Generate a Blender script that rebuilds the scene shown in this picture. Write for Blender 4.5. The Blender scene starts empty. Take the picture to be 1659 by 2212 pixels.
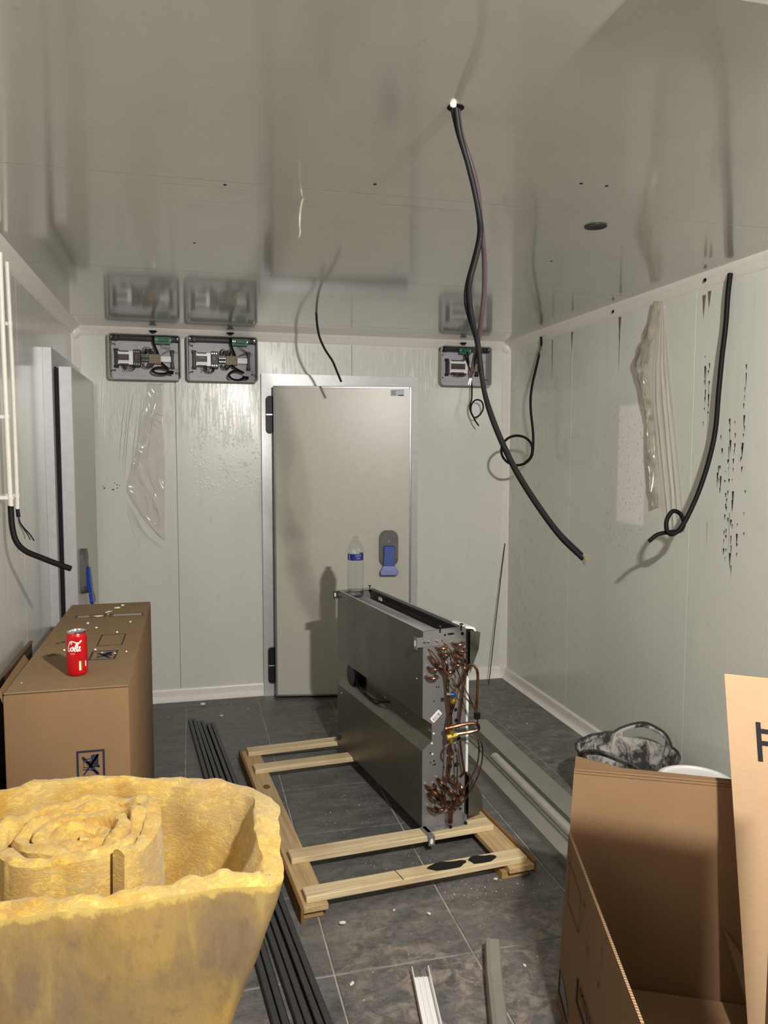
import bpy, bmesh, math, random
from mathutils import Vector, Matrix, noise
random.seed(7)
PI = math.pi
SC = bpy.context.scene
COL = SC.collection

# ------------------------------------------------------------------ camera
YAW, PITCH, ROLL, FPX = 0.24637603, 0.07699791, 0.00174258, 1666.0
cy, sy, cp, sp = math.cos(YAW), math.sin(YAW), math.cos(PITCH), math.sin(PITCH)
fw = Vector((sy*cp, cy*cp, -sp)); r0 = Vector((cy, -sy, 0)); u0 = r0.cross(fw)
rt = r0*math.cos(ROLL) + u0*math.sin(ROLL); up = u0*math.cos(ROLL) - r0*math.sin(ROLL)
cam = bpy.data.cameras.new('camera'); cam_o = bpy.data.objects.new('camera', cam); COL.objects.link(cam_o)
m = Matrix((rt, up, -fw)).transposed().to_4x4(); m.translation = Vector((0, 0, 1.595)); cam_o.matrix_world = m
cam.sensor_fit = 'VERTICAL'; cam.sensor_height = 36.0; cam.lens = 36.0*FPX/2212; cam.clip_start = 0.02
SC.camera = cam_o
# ------------------------------------------------------------------ world and lamps
w = bpy.data.worlds.new('world'); SC.world = w; w.use_nodes = True
w.node_tree.nodes['Background'].inputs[0].default_value = (0.9, 0.95, 1, 1)
w.node_tree.nodes['Background'].inputs[1].default_value = 0.03
def lamp(name, typ, loc, power, color, **k):
    l = bpy.data.lights.new(name, typ); l.energy = power; l.color = color
    for a, b in k.items(): setattr(l, a, b)
    o = bpy.data.objects.new(name, l); o.location = loc; COL.objects.link(o); return o
fl_ = lamp('ceiling_flood', 'AREA', (0.72, 0.12, 2.326), 92, (1.0, 0.96, 0.905), shape='ELLIPSE', size=0.10, size_y=0.04)
fl_.rotation_euler = Vector((0.04, 1.0, -0.22)).to_track_quat('-Z', 'Y').to_euler()
SC.view_settings.view_transform = 'Standard'
SC.view_settings.look = 'None'
SC.view_settings.gamma = 1.0
SC.view_settings.use_curve_mapping = False
SC.view_settings.exposure = 0.0

# ------------------------------------------------------------------ helpers
def s2l(c):
    return tuple(((x/255)/12.92 if x/255 <= .04045 else ((x/255+.055)/1.055)**2.4) for x in c) + (1.0,)
class N:
    """small node tree builder"""
    def __init__(s, name):
        s.m = bpy.data.materials.new(name); s.m.use_nodes = True; s.t = s.m.node_tree; s.n = s.t.nodes
        s.b = s.n['Principled BSDF']
    def add(s, typ, **k):
        x = s.n.new(typ)
        for a, b in k.items(): setattr(x, a, b)
        return x
    def link(s, a, b): s.t.links.new(a, b)
    def pos(s): return s.add('ShaderNodeNewGeometry').outputs['Position']
    def objc(s): return s.add('ShaderNodeTexCoord').outputs['Object']
    def mapv(s, v, scale=(1, 1, 1), loc=(0, 0, 0), rot=(0, 0, 0)):
        x = s.add('ShaderNodeMapping'); x.inputs['Scale'].default_value = scale; x.inputs['Location'].default_value = loc
        x.inputs['Rotation'].default_value = rot; s.link(v, x.inputs['Vector']); return x.outputs[0]
    def noise(s, v, scale, detail=3, rough=.55, dist=0):
        x = s.add('ShaderNodeTexNoise'); x.inputs['Scale'].default_value = scale; x.inputs['Detail'].default_value = detail
        x.inputs['Roughness'].default_value = rough; x.inputs['Distortion'].default_value = dist; s.link(v, x.inputs['Vector']); return x.outputs['Fac']
    def voro(s, v, scale):
        x = s.add('ShaderNodeTexVoronoi'); x.inputs['Scale'].default_value = scale; s.link(v, x.inputs['Vector']); return x.outputs['Distance']
    def ramp(s, f, p0, p1, c0=(0, 0, 0, 1), c1=(1, 1, 1, 1)):
        x = s.add('ShaderNodeValToRGB'); e = x.color_ramp.elements
        e[0].position = p0; e[1].position = p1; e[0].color = c0; e[1].color = c1; s.link(f, x.inputs[0]); return x.outputs[0]
    def mix(s, f, a, b):
        x = s.add('ShaderNodeMix', data_type='RGBA')
        for sock, v in ((x.inputs[0], f), (x.inputs[6], a), (x.inputs[7], b)):
            if isinstance(v, (tuple, float, int)): sock.default_value = v
            else: s.link(v, sock)
        return x.outputs[2]
    def math(s, op, a, b=0.0):
        x = s.add('ShaderNodeMath', operation=op)
        for sock, v in ((x.inputs[0], a), (x.inputs[1], b)):
            if isinstance(v, (float, int)): sock.default_value = v
            else: s.link(v, sock)
        return x.outputs[0]
    def range(s, f, a, b, c=0.0, d=1.0, smooth=True):
        x = s.add('ShaderNodeMapRange', interpolation_type='SMOOTHSTEP' if smooth else 'LINEAR')
        s.link(f, x.inputs[0])
        for i, v in enumerate((a, b, c, d)): x.inputs[1+i].default_value = v
        return x.outputs[0]
    def sep(s, v):
        x = s.add('ShaderNodeSeparateXYZ'); s.link(v, x.inputs[0]); return x.outputs
    def window(s, sock, a, b, e=.03):
        return s.math('MULTIPLY', s.range(sock, a-e, a+e), s.range(sock, b-e, b+e, 1.0, 0.0))
    def bump(s, h, strength, dist=.01, normal=None):
        x = s.add('ShaderNodeBump'); x.inputs['Strength'].default_value = strength; x.inputs['Distance'].default_value = dist
        s.link(h, x.inputs['Height'])
        if normal is not None: s.link(normal, x.inputs['Normal'])
        return x.outputs[0]
    def set(s, **k):
        names = dict(color='Base Color', rough='Roughness', metal='Metallic', normal='Normal', spec='Specular IOR Level', coat='Coat Weight',
                     coatr='Coat Roughness', trans='Transmission Weight', ior='IOR', alpha='Alpha', emit='Emission Color', emits='Emission Strength', sheen='Sheen Weight', sss='Subsurface Weight')
        for a, v in k.items():
            i = s.b.inputs[names[a]]
            if isinstance(v, (tuple, float, int)): i.default_value = v
            else: s.link(v, i)
        return s.m
def plain(name, rgb, rough=.5, metal=0., var=.12, scale=30., **k):
    n = N(name); c = s2l(rgb); f = n.noise(n.objc(), scale, 3)
    d = tuple(x*(1-var) for x in c[:3])+(1,); l = tuple(min(1, x*(1+var)) for x in c[:3])+(1,)
    return n.set(color=n.ramp(f, .3, .7, d, l), rough=rough, metal=metal, **k)

def mesh_obj(name, bm, mat=None, parent=None, smooth=False, loc=None):
    me = bpy.data.meshes.new(name); bmesh.ops.recalc_face_normals(bm, faces=bm.faces); bm.to_mesh(me); bm.free()
    if mat is not None:
        for x in (mat if isinstance(mat, (list, tuple)) else [mat]): me.materials.append(x)
    if smooth:
        for p in me.polygons: p.use_smooth = True
        try: me.set_sharp_from_angle(angle=math.radians(42))
        except Exception: pass
    o = bpy.data.objects.new(name, me); COL.objects.link(o)
    if parent is not None: o.parent = parent
    if loc is not None: o.location = loc
    return o
def tag(o, label, cat, group=None, kind=None):
    o['label'] = label; o['category'] = cat
    if group: o['group'] = group
    if kind: o['kind'] = kind
    return o
def thing(name, label, cat, loc=(0, 0, 0), rotz=0, group=None):
    o = bpy.data.objects.new(name, None); COL.objects.link(o); o.location = loc; o.rotation_euler = (0, 0, rotz)
    o.empty_display_size = .05
    return tag(o, label, cat, group)
def struct(o):
    o['kind'] = 'structure'; return o
def copy_tree(o, parent=None):
    c = o.copy(); COL.objects.link(c)
    if parent is not None: c.parent = parent
    for ch in list(o.children): copy_tree(ch, c)
    return c
def B(): return bmesh.new()
def box(bm, x0, x1, y0, y1, z0, z1, bev=0, seg=1, M=None, mi=0):
    vs = [bm.verts.new((x, y, z)) for x in (x0, x1) for y in (y0, y1) for z in (z0, z1)]
    idx = [(0, 1, 3, 2), (4, 6, 7, 5), (0, 4, 5, 1), (2, 3, 7, 6), (0, 2, 6, 4), (1, 5, 7, 3)]
    fs = [bm.faces.new([vs[i] for i in f]) for f in idx]
    for f in fs: f.material_index = mi
    if M is not None:
        for v in vs: v.co = M @ v.co
    if bev:
        es = list({e for f in fs for e in f.edges})
        bmesh.ops.bevel(bm, geom=es, offset=bev, segments=seg, affect='EDGES', profile=.5)
    return bm
def catmull(pts, k=6):
    P = [Vector(p) for p in pts]
    if len(P) < 3 or k <= 1: return P
    Q = [P[0]*2-P[1]]+P+[P[-1]*2-P[-2]]; out = []
    for i in range(1, len(Q)-2):
        a, b, c, d = Q[i-1], Q[i], Q[i+1], Q[i+2]
        for j in range(k):
            t = j/k
            out.append(.5*((2*b)+(c-a)*t+(2*a-5*b+4*c-d)*t*t+(3*b-a-3*c+d)*t**3))
    out.append(P[-1]); return out
def tube(bm, pts, r, n=8, k=6, caps=True, mi=0):
    P = catmull(pts, k); R = r if callable(r) else (lambda t: r)
    T = [(P[min(i+1, len(P)-1)]-P[max(i-1, 0)]).normalized() for i in range(len(P))]
    a = Vector((0, 0, 1)) if abs(T[0].z) < .9 else Vector((1, 0, 0))
    nx = T[0].cross(a).normalized(); rings = []
    for i, p in enumerate(P):
        nx = (nx-T[i]*nx.dot(T[i])).normalized(); ny = T[i].cross(nx); rr = R(i/(len(P)-1))
        rings.append([bm.verts.new(p+(nx*math.cos(2*PI*j/n)+ny*math.sin(2*PI*j/n))*rr) for j in range(n)])
    for A, C in zip(rings, rings[1:]):
        for j in range(n):
            f = bm.faces.new((A[j], A[(j+1) % n], C[(j+1) % n], C[j])); f.material_index = mi
    if caps:
        f = bm.faces.new(rings[0][::-1]); f.material_index = mi; f = bm.faces.new(rings[-1]); f.material_index = mi
    return bm
def lathe(bm, prof, c=(0, 0, 0), n=24, capb=True, capt=True, sx=1., sy=1.):
    rings = []
    for r, z in prof:
        rings.append([bm.verts.new((c[0]+sx*r*math.cos(2*PI*j/n), c[1]+sy*r*math.sin(2*PI*j/n), c[2]+z)) for j in range(n)])
    for A, C in zip(rings, rings[1:]):
        for j in range(n): bm.faces.new((A[j], A[(j+1) % n], C[(j+1) % n], C[j]))
    if capb: bm.faces.new(rings[0][::-1])
    if capt: bm.faces.new(rings[-1])
    return bm
def prism(bm, poly, d0, d1, axis='y', M=None, mi=0):
    """poly in the plane across axis, extruded from d0 to d1. axis y: poly=(x,z); x: poly=(y,z); z: poly=(x,y)"""
    def mk(p, d):
        v = {'y': (p[0], d, p[1]), 'x': (d, p[0], p[1]), 'z': (p[0], p[1], d)}[axis]
        v = Vector(v); return bm.verts.new(M @ v if M is not None else v)
    a = [mk(p, d0) for p in poly]; b = [mk(p, d1) for p in poly]; n = len(poly)
    fs = [bm.faces.new(a), bm.faces.new(b[::-1])]
    for i in range(n): fs.append(bm.faces.new((a[i], b[i], b[(i+1) % n], a[(i+1) % n])))
    for f in fs: f.material_index = mi
    return bm
def disc(bm, c, r, axis='z', n=14, d=.001, ry=None):
    ry = ry or r
    poly = [(r*math.cos(2*PI*i/n), ry*math.sin(2*PI*i/n)) for i in range(n)]
    if axis == 'z': prism(bm, [(c[0]+p[0], c[1]+p[1]) for p in poly], c[2]-d/2, c[2]+d/2, 'z')
    if axis == 'y': prism(bm, [(c[0]+p[0], c[2]+p[1]) for p in poly], c[1]-d/2, c[1]+d/2, 'y')
    if axis == 'x': prism(bm, [(c[1]+p[0], c[2]+p[1]) for p in poly], c[0]-d/2, c[0]+d/2, 'x')
    return bm
def rrect(x0, x1, y0, y1, r, n=5):
    out = []
    for cx, cy_, a in ((x1-r, y1-r, 0), (x0+r, y1-r, 90), (x0+r, y0+r, 180), (x1-r, y0+r, 270)):
        for i in range(n+1):
            t = math.radians(a+90*i/n); out.append((cx+r*math.cos(t), cy_+r*math.sin(t)))
    return out
def text(name, body, size, mat, parent, loc, rot, depth=.0003, shear=0., sx=1.):
    c = bpy.data.curves.new(name, 'FONT'); c.body = body; c.size = size; c.extrude = depth; c.shear = shear; c.align_x = 'CENTER'; c.align_y = 'CENTER'
    o = bpy.data.objects.new(name, c); COL.objects.link(o)
    dg = bpy.context.evaluated_depsgraph_get(); me = bpy.data.meshes.new_from_object(o.evaluated_get(dg)); bpy.data.objects.remove(o)
    me.materials.clear(); me.materials.append(mat); me.name = name
    o = bpy.data.objects.new(name, me); COL.objects.link(o); o.parent = parent; o.location = loc; o.rotation_euler = rot; o.scale = (sx, 1, 1)
    return o

# ------------------------------------------------------------------ materials
def wall_mat(name, rgb, kind):
    n = N(name); p = n.pos(); X = n.sep(p); c = s2l(rgb)
    f = n.noise(n.mapv(p, (2.2, 2.2, .7)), 1.6, 5, .6)
    dirt = n.noise(n.mapv(p, (9, 9, 3)), 3, 6, .7)
    col = n.mix(n.ramp(f, .35, .75), c, tuple(x*.93 for x in c[:3])+(1,))
    col = n.mix(n.math('MULTIPLY', n.ramp(dirt, .60, .8), .35), col, s2l((150, 146, 128)))
    fine = n.noise(p, 160, 2); h = n.math('MULTIPLY', fine, .15)
    wave = n.noise(n.mapv(p, (1, 1, .25)), 5, 2); h = n.math('ADD', h, n.math('MULTIPLY', wave, .5))
    rough = .3
    if kind == 'back':
        # protective film: vertical runs under the control boxes, blisters next to the door
        runs = n.noise(n.mapv(p, (1, 1, .07)), 70, 3, .6, .3)
        m1 = n.math('MULTIPLY', n.window(X[0], -.5, .44, .05), n.window(X[2], 1.72, 2.1, .12))
        h = n.math('ADD', h, n.math('MULTIPLY', n.math('MULTIPLY', n.ramp(runs, .5, .62), m1), 3.5))
        m3 = n.math('MULTIPLY', n.window(X[0], .5, 1.7, .05), n.window(X[2], 2.02, 2.3, .05))
        h = n.math('ADD', h, n.math('MULTIPLY', n.math('MULTIPLY', n.ramp(runs, .55, .62), m3), 1.6))
        bl = n.ramp(n.voro(n.mapv(p, (1, 1, .8)), 55), .12, .4, (1, 1, 1, 1), (0, 0, 0, 1))
        m2 = n.math('MULTIPLY', n.window(X[0], 0.02, .45, .06), n.window(X[2], 1.35, 1.95, .16))
        m2 = n.math('MULTIPLY', m2, n.ramp(n.noise(p, 9, 3), .4, .6))
        h = n.math('ADD', h, n.math('MULTIPLY', n.math('MULTIPLY', bl, m2), 2.2))
        col = n.mix(n.math('MULTIPLY', n.math('MULTIPLY', bl, m2), .35), col, s2l((232, 230, 222)))
    if kind == 'right':
        # rectangle of light painted in as paler colour, speckled with glue
        light_patch = n.math('MULTIPLY', n.window(X[1], 3.34, 3.585, .012), n.window(X[2], 1.24, 1.835, .012))
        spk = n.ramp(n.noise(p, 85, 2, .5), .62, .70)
        col = n.mix(n.math('MULTIPLY', light_patch, .95), col, s2l((250, 249, 243)))
        col = n.mix(n.math('MULTIPLY', n.math('MULTIPLY', n.window(X[1], 3.3, 3.75, .05), n.window(X[2], 1.0, 1.85, .1)), n.math('MULTIPLY', spk, .55)), col, s2l((140, 132, 116)))
        low = n.math('MULTIPLY', n.ramp(n.noise(n.mapv(p, (1, 3, 3)), 6, 6, .75), .52, .7), n.range(X[1], 3.4, 5.0))
        col = n.mix(n.math('MULTIPLY', low, .5), col, s2l((176, 170, 140)))
        drip = n.noise(n.mapv(p, (1, 1, .05)), 38, 3)
        col = n.mix(n.math('MULTIPLY', n.math('MULTIPLY', n.ramp(drip, .62, .75), n.range(X[2], 1.7, 2.35)), .25), col, s2l((160, 152, 134)))
        h = n.math('ADD', h, n.math('MULTIPLY', n.ramp(drip, .55, .75), .15))
    if kind == 'left':
        drip = n.noise(n.mapv(p, (1, 1, .06)), 30, 3)
        col = n.mix(n.math('MULTIPLY', n.ramp(drip, .55, .72), .4), col, s2l((176, 166, 152)))
        h = n.math('ADD', h, n.math('MULTIPLY', n.ramp(drip, .5, .75), .2))
    if kind == 'ceiling':
        rough = .13
        h = n.math('ADD', n.math('MULTIPLY', wave, .35), n.math('MULTIPLY', fine, .05))
    return n.set(color=col, rough=rough, spec=.5, coat={'back': .35, 'ceiling': .6}.get(kind, .5), coatr={'back': .22, 'ceiling': .08}.get(kind, .13), normal=n.bump(h, .25, .004))
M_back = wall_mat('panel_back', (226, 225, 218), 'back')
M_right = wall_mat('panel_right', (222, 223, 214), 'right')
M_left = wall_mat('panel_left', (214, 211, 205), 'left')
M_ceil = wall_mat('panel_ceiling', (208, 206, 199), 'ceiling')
M_trim = plain('white_trim', (246, 242, 235), .35, var=.03)
M_joint = plain('joint_filler', (120, 116, 106), .7)
M_alu = plain('white_aluminium', (206, 206, 206), .38, .35, var=.05)
M_alud = plain('grey_aluminium', (150, 149, 150), .35, .6, var=.08)
M_leaf = plain('door_sheet', (196, 194, 183), .33, var=.03)
M_black = plain('black_plastic', (8, 8, 9), .45)
M_rubber = plain('black_rubber', (11, 11, 12), .6, spec=.3)
M_cable = plain('cable_sheath', (9, 9, 10), .6, spec=.25)
M_purple = plain('mauve_sheath', (52, 38, 42), .35)
M_greyp = plain('grey_plastic', (98, 96, 94), .5)
M_blue = plain('blue_plastic', (20, 62, 150), .35)
M_lp = plain('pale_blue_print', (96, 130, 186), .5)
M_white = plain('white_plastic', (250, 250, 248), .35, var=.01)
M_pvc = plain('white_conduit', (236, 232, 222), .4, var=.03)
M_boxg = plain('box_grey', (172, 171, 168), .55, var=.05)
M_boxin = plain('box_inside', (188, 188, 194), .5, var=.05)
M_dkgrey = plain('dark_grey_plastic', (60, 59, 60), .5)
M_green = plain('circuit_green', (28, 112, 66), .45, var=.25, scale=90)
M_red = plain('red_part', (96, 24, 28), .4)
M_redwire = plain('red_wire', (98, 34, 36), .5)
M_beige = plain('terminal_beige', (150, 138, 114), .5, var=.3, scale=150)
M_hole = plain('hole_black', (4, 4, 4), .9)
M_brass = plain('brass', (214, 186, 92), .28, .9)
M_chrome = plain('bright_steel', (220, 220, 220), .2, 1.)
M_foam = plain('white_foam', (240, 234, 220), .8, var=.08)
M_ink = plain('navy_ink', (30, 36, 58), .75)
M_inkblk = plain('dark_ink', (34, 30, 34), .75)
M_canred = plain('can_red', (200, 16, 26), .3, .25, var=.06)
M_lid = plain('bucket_white', (238, 237, 234), .4, var=.03)
def copper_mat():
    n = N('copper'); p = n.objc(); f = n.noise(p, 22, 5, .7)
    return n.set(color=n.ramp(f, .36, .68, s2l((62, 44, 37)), s2l((178, 128, 102))), rough=n.ramp(f, .3, .7, (.45,)*3+(1,), (.24,)*3+(1,)), metal=.95)
M_copper = copper_mat()
def steel_mat(name, rgb, rough, metal=.8, grain=True):
    n = N(name); p = n.objc(); f = n.noise(p, 6, 4); g = n.noise(p, 320, 2)
    c = s2l(rgb); col = n.mix(n.ramp(f, .3, .7), c, tuple(x*.86 for x in c[:3])+(1,))
    return n.set(color=col, rough=n.ramp(f, .2, .8, (rough-.05,)*3+(1,), (rough+.06,)*3+(1,)), metal=metal, normal=n.bump(g, .06, .001))
M_unit = steel_mat('unit_sheet', (122, 121, 112), .36, .75)
M_rim = plain('rim_edge', (176, 176, 172), .5, .1)
M_plate = steel_mat('galvanised_plate', (168, 166, 166), .42, .65)
M_prof = steel_mat('profile_grey', (168, 166, 156), .42, .3)
M_tubeal = steel_mat('tube_aluminium', (216, 213, 203), .3, .55)
M_dark = plain('dark_metal', (46, 46, 48), .5, .4)
def fin_mat():
    n = N('coil_fins'); f = n.sep(n.objc()); x = n.math('SINE', n.math('MULTIPLY', f[1], 1700.0))
    return n.set(color=n.ramp(x, .2, .8, s2l((50, 50, 52)), s2l((120, 120, 122))), rough=.5, metal=.2)
M_fin = fin_mat()
M_fin2 = plain('coil_ridge', (186, 186, 188), .5, .1)
def card_mat(name, rgb, dusty=0.0):
    n = N(name); p = n.objc(); c = s2l(rgb)
    f = n.noise(p, 5, 4); g = n.noise(n.mapv(p, (6, 6, 90)), 4, 3)
    col = n.mix(n.ramp(f, .3, .75), c, tuple(x*.88 for x in c[:3])+(1,))
    col = n.mix(n.math('MULTIPLY', n.ramp(g, .4, .7), .18), col, tuple(min(1, x*1.25) for x in c[:3])+(1,))
    return n.set(color=col, rough=.82, spec=.25, normal=n.bump(n.noise(p, 140, 3), .12, .001))
M_card = card_mat('cardboard', (138, 109, 78))
M_cardin = card_mat('cardboard_inner', (160, 127, 94))
M_cardedge = card_mat('cardboard_edge', (128, 104, 78))
M_cardl = card_mat('cardboard_pale', (206, 172, 136))
M_hard = card_mat('brown_board', (84, 64, 46))
def wood_mat(name, rgb, axis):
    n = N(name); p = n.objc(); sc = [34, 34, 34]; sc['xyz'.index(axis)] = 1.6
    g = n.noise(n.mapv(p, tuple(sc)), 2.0, 4, .6, .4); k = n.noise(p, 3.5, 3)
    c = s2l(rgb); col = n.mix(n.ramp(g, .38, .66), c, tuple(x*.72 for x in c[:3])+(1,))
    col = n.mix(n.math('MULTIPLY', n.ramp(k, .5, .8), .4), col, s2l((150, 112, 70)))
    return n.set(color=col, rough=.72, spec=.25, normal=n.bump(g, .15, .002))
M_woodx = wood_mat('pine_slat', (236, 214, 172), 'x')
M_woody = wood_mat('pine_runner', (208, 180, 134), 'y')
M_woodb = wood_mat('side_board', (140, 106, 66), 'y')
M_woodf = wood_mat('foot_block', (186, 148, 96), 'x')
M_char = plain('scorched_wood', (16, 14, 14), .85, scale=80, var=.5)
def tile_mat():
    n = N('slate_tile'); p = n.pos(); X = n.sep(p)
    a = n.noise(n.mapv(p, (1, 2.2, 1)), 5.0, 7, .66, .6); b = n.noise(n.mapv(p, (1.3, 2.6, 1), (3, 1, 0)), 17, 5, .7, 1.2)
    col = n.ramp(a, .32, .72, s2l((82, 82, 81)), s2l((126, 125, 122)))
    col = n.mix(n.math('MULTIPLY', n.ramp(b, .48, .62), .5), col, s2l((58, 57, 56)))
    # trodden plaster dust, thickest on the near tiles
    zone = n.math('MULTIPLY', n.window(X[0], .42, 1.25, .22), n.range(X[1], 2.75, 2.2))
    zone2 = n.math('MULTIPLY', n.window(X[0], 1.45, 2.15, .2), n.window(X[1], 3.0, 4.9, .4))
    zone3 = n.math('MULTIPLY', n.window(X[0], -.5, .35, .2), n.range(X[1], 2.5, 1.9))
    z = n.math('MAXIMUM', zone, n.math('MAXIMUM', n.math('MULTIPLY', zone2, .55), n.math('MULTIPLY', zone3, .7)))
    d = n.noise(p, 19, 9, .78, .7); d2 = n.noise(p, 5, 4)
    dust = n.math('MULTIPLY', n.math('MULTIPLY', n.ramp(d, .46, .62), n.ramp(d2, .3, .55)), z)
    col = n.mix(n.math('MULTIPLY', dust, .85), col, s2l((176, 160, 146)))
    veil = n.math('MULTIPLY', n.ramp(n.noise(p, 2.3, 4), .4, .8), .22)
    col = n.mix(veil, col, s2l((150, 144, 138)))
    spk = n.ramp(n.noise(p, 240, 2), .72, .75)
    col = n.mix(n.math('MULTIPLY', spk, n.math('MULTIPLY', n.ramp(d2, .4, .7), .7)), col, s2l((200, 196, 188)))
    return n.set(color=col, rough=n.ramp(a, .3, .7, (.42,)*3+(1,), (.58,)*3+(1,)), spec=.45, normal=n.bump(n.math('ADD', a, n.math('MULTIPLY', b, .4)), .22, .006))
M_tile = tile_mat()
def grout_mat():
    n = N('grout'); p = n.pos(); f = n.noise(p, 12, 4)
    return n.set(color=n.ramp(f, .3, .7, s2l((142, 138, 132)), s2l((196, 190, 180))), rough=.9)
M_grout = grout_mat()
def wool_mat():
    n = N('glass_wool'); p = n.objc(); a = n.noise(p, 9, 6, .7, .5); b = n.noise(n.mapv(p, (1, 1, 2.2)), 42, 5, .7, 1.)
    c = n.noise(p, 3.2, 4)
    col = n.ramp(a, .32, .66, s2l((204, 158, 68)), s2l((238, 206, 116)))
    col = n.mix(n.math('MULTIPLY', n.ramp(b, .5, .66), .45), col, s2l((236, 224, 178)))
    col = n.mix(n.math('MULTIPLY', n.ramp(c, .48, .72), .65), col, s2l((190, 176, 136)))
    col = n.mix(n.math('MULTIPLY', n.ramp(b, .46, .3), .3), col, s2l((140, 100, 52)))
    return n.set(color=col, rough=.95, spec=.1, sheen=.2, normal=n.bump(n.math('ADD', n.math('MULTIPLY', a, .7), b), .42, .010))
M_wool = wool_mat()
def facing_mat():
    n = N('wool_facing'); p = n.objc(); a = n.noise(p, 4.2, 5, .62, .4); b = n.noise(n.mapv(p, (1.5, 1, 1)), 24, 4, .7)
    w_ = n.noise(n.mapv(p, (1, 1, .2)), 30, 3); g = n.voro(n.mapv(p, (1, 1, .7)), 5)
    col = n.ramp(a, .40, .66, s2l((146, 124, 94)), s2l((192, 158, 88)))
    col = n.mix(n.math('MULTIPLY', n.ramp(b, .5, .72), .4), col, s2l((112, 94, 72)))
    col = n.mix(n.math('MULTIPLY', n.ramp(w_, .55, .7), .35), col, s2l((206, 176, 100)))
    X = n.sep(p); col = n.mix(n.range(n.math('ADD', X[2], n.math('MULTIPLY', b, .05)), .803, .815), col, s2l((216, 186, 108)))
    return n.set(color=col, rough=.85, spec=.2, normal=n.bump(n.math('ADD', b, n.math('MULTIPLY', g, .6)), .25, .006))
M_facing = facing_mat()
def film_mat():
    n = N('clear_film')
    f = n.noise(n.objc(), 30, 3)
    return n.set(color=s2l((236, 234, 226)), rough=n.ramp(f, .3, .7, (.08,)*3+(1,), (.2,)*3+(1,)), alpha=.22, spec=.9)
M_film = film_mat()
def film2_mat():
    n = N('dirty_film'); f = n.noise(n.objc(), 14, 4)
    return n.set(color=n.ramp(f, .35, .65, s2l((122, 112, 94)), s2l((196, 188, 170))), rough=.22, alpha=.40, spec=.6)
M_film2 = film2_mat()
def pet_mat(name, rgb, rough=.02, ior=1.3):
    n = N(name); return n.set(color=s2l(rgb), rough=rough, trans=1.0, ior=ior)
M_pet = pet_mat('clear_plastic', (250, 252, 252), .04, 1.5)
M_water = pet_mat('water', (250, 253, 253), .0, 1.33)
def tub_mat():
    n = N('dusty_rubber'); p = n.objc(); a = n.noise(n.mapv(p, (1, 1, .8)), 13, 7, .72, .8); X = n.sep(p)
    r = n.math('SQRT', n.math('ADD', n.math('POWER', X[0], 2.0), n.math('POWER', X[1], 2.0)))
    col = n.ramp(a, .42, .57, s2l((54, 53, 52)), s2l((190, 186, 179)))
    return n.set(color=col, rough=.85)
M_tub = tub_mat()
def tubout_mat():
    n = N('rubber_outside'); p = n.objc(); a = n.noise(n.mapv(p, (1, 1, .4)), 11, 6, .7, .5)
    return n.set(color=n.ramp(a, .48, .7, s2l((50, 50, 50)), s2l((122, 120, 115))), rough=.7)
M_tubout = tubout_mat()

# ------------------------------------------------------------------ room
XL, XR, YB, YF, H = -.675, 2.15, 5.03, -.55, 2.35
bm = B(); box(bm, XL-.1, XR+.1, YF-.1, YB+.1, -.12, -.0035)
floor = struct(mesh_obj('floor', bm, M_grout))
gx, gy, px_, py_ = .4035, 2.2135, .4497, .4435
tile_me = None
xs = [gx+px_*k for k in range(-4, 5)]; ys = [gy+py_*k for k in range(-9, 8)]
def tile_mesh(w_, d_):
    b = B(); box(b, .0032, w_-.0032, .0032, d_-.0032, -.0034, 0, .0012); return b
cache = {}
for i in range(len(xs)-1):
    for j in range(len(ys)-1):
        x0, x1 = max(xs[i], XL), min(xs[i+1], XR); y0, y1 = max(ys[j], YF), min(ys[j+1], YB)
        if x1-x0 < .02 or y1-y0 < .02: continue
        key = (round(x1-x0, 4), round(y1-y0, 4))
        if key not in cache:
            o = mesh_obj('tile', tile_mesh(*key), M_tile, floor); cache[key] = o.data
        else:
            o = bpy.data.objects.new('tile', cache[key]); COL.objects.link(o); o.parent = floor
        o.location = (x0, y0, random.uniform(-.0004, .0004))
# ceiling with its panels
bm = B(); box(bm, XL-.1, XR+.1, YF-.1, YB+.1, H+.004, H+.12)
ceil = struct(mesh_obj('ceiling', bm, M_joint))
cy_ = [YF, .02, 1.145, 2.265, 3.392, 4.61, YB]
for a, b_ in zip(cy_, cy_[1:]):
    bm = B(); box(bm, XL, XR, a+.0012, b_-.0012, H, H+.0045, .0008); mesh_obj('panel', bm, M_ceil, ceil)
def wall(name, mat, axis, pos, sgn, cuts, lo, hi, thick=.1):
    """base slab plus flush panels; sgn = direction into the room"""
    bm = B()
    if axis == 'y': box(bm, XL-.1, XR+.1, min(pos-sgn*.004, pos-sgn*thick), max(pos-sgn*.004, pos-sgn*thick), 0, H)
    else: box(bm, min(pos-sgn*.004, pos-sgn*thick), max(pos-sgn*.004, pos-sgn*thick), YF-.1, YB+.1, 0, H)
    wo = struct(mesh_obj(name, bm, M_joint))
    cc = [lo]+cuts+[hi]
    for a, b_ in zip(cc, cc[1:]):
        bm = B(); p0, p1 = min(pos, pos-sgn*.0045), max(pos, pos-sgn*.0045)
        if axis == 'y': box(bm, a+.0013, b_-.0013, p0, p1, 0.001, H-.001, .0008)
        else: box(bm, p0, p1, a+.0013, b_-.0013, 0.001, H-.001, .0008)
        mesh_obj('panel', bm, mat, wo)
    return wo
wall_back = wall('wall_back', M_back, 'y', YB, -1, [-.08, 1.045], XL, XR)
wall_left = wall('wall_left', M_left, 'x', XL, 1, [.22, 1.34, 2.34, 3.462, 4.598], YF, YB)
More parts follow.
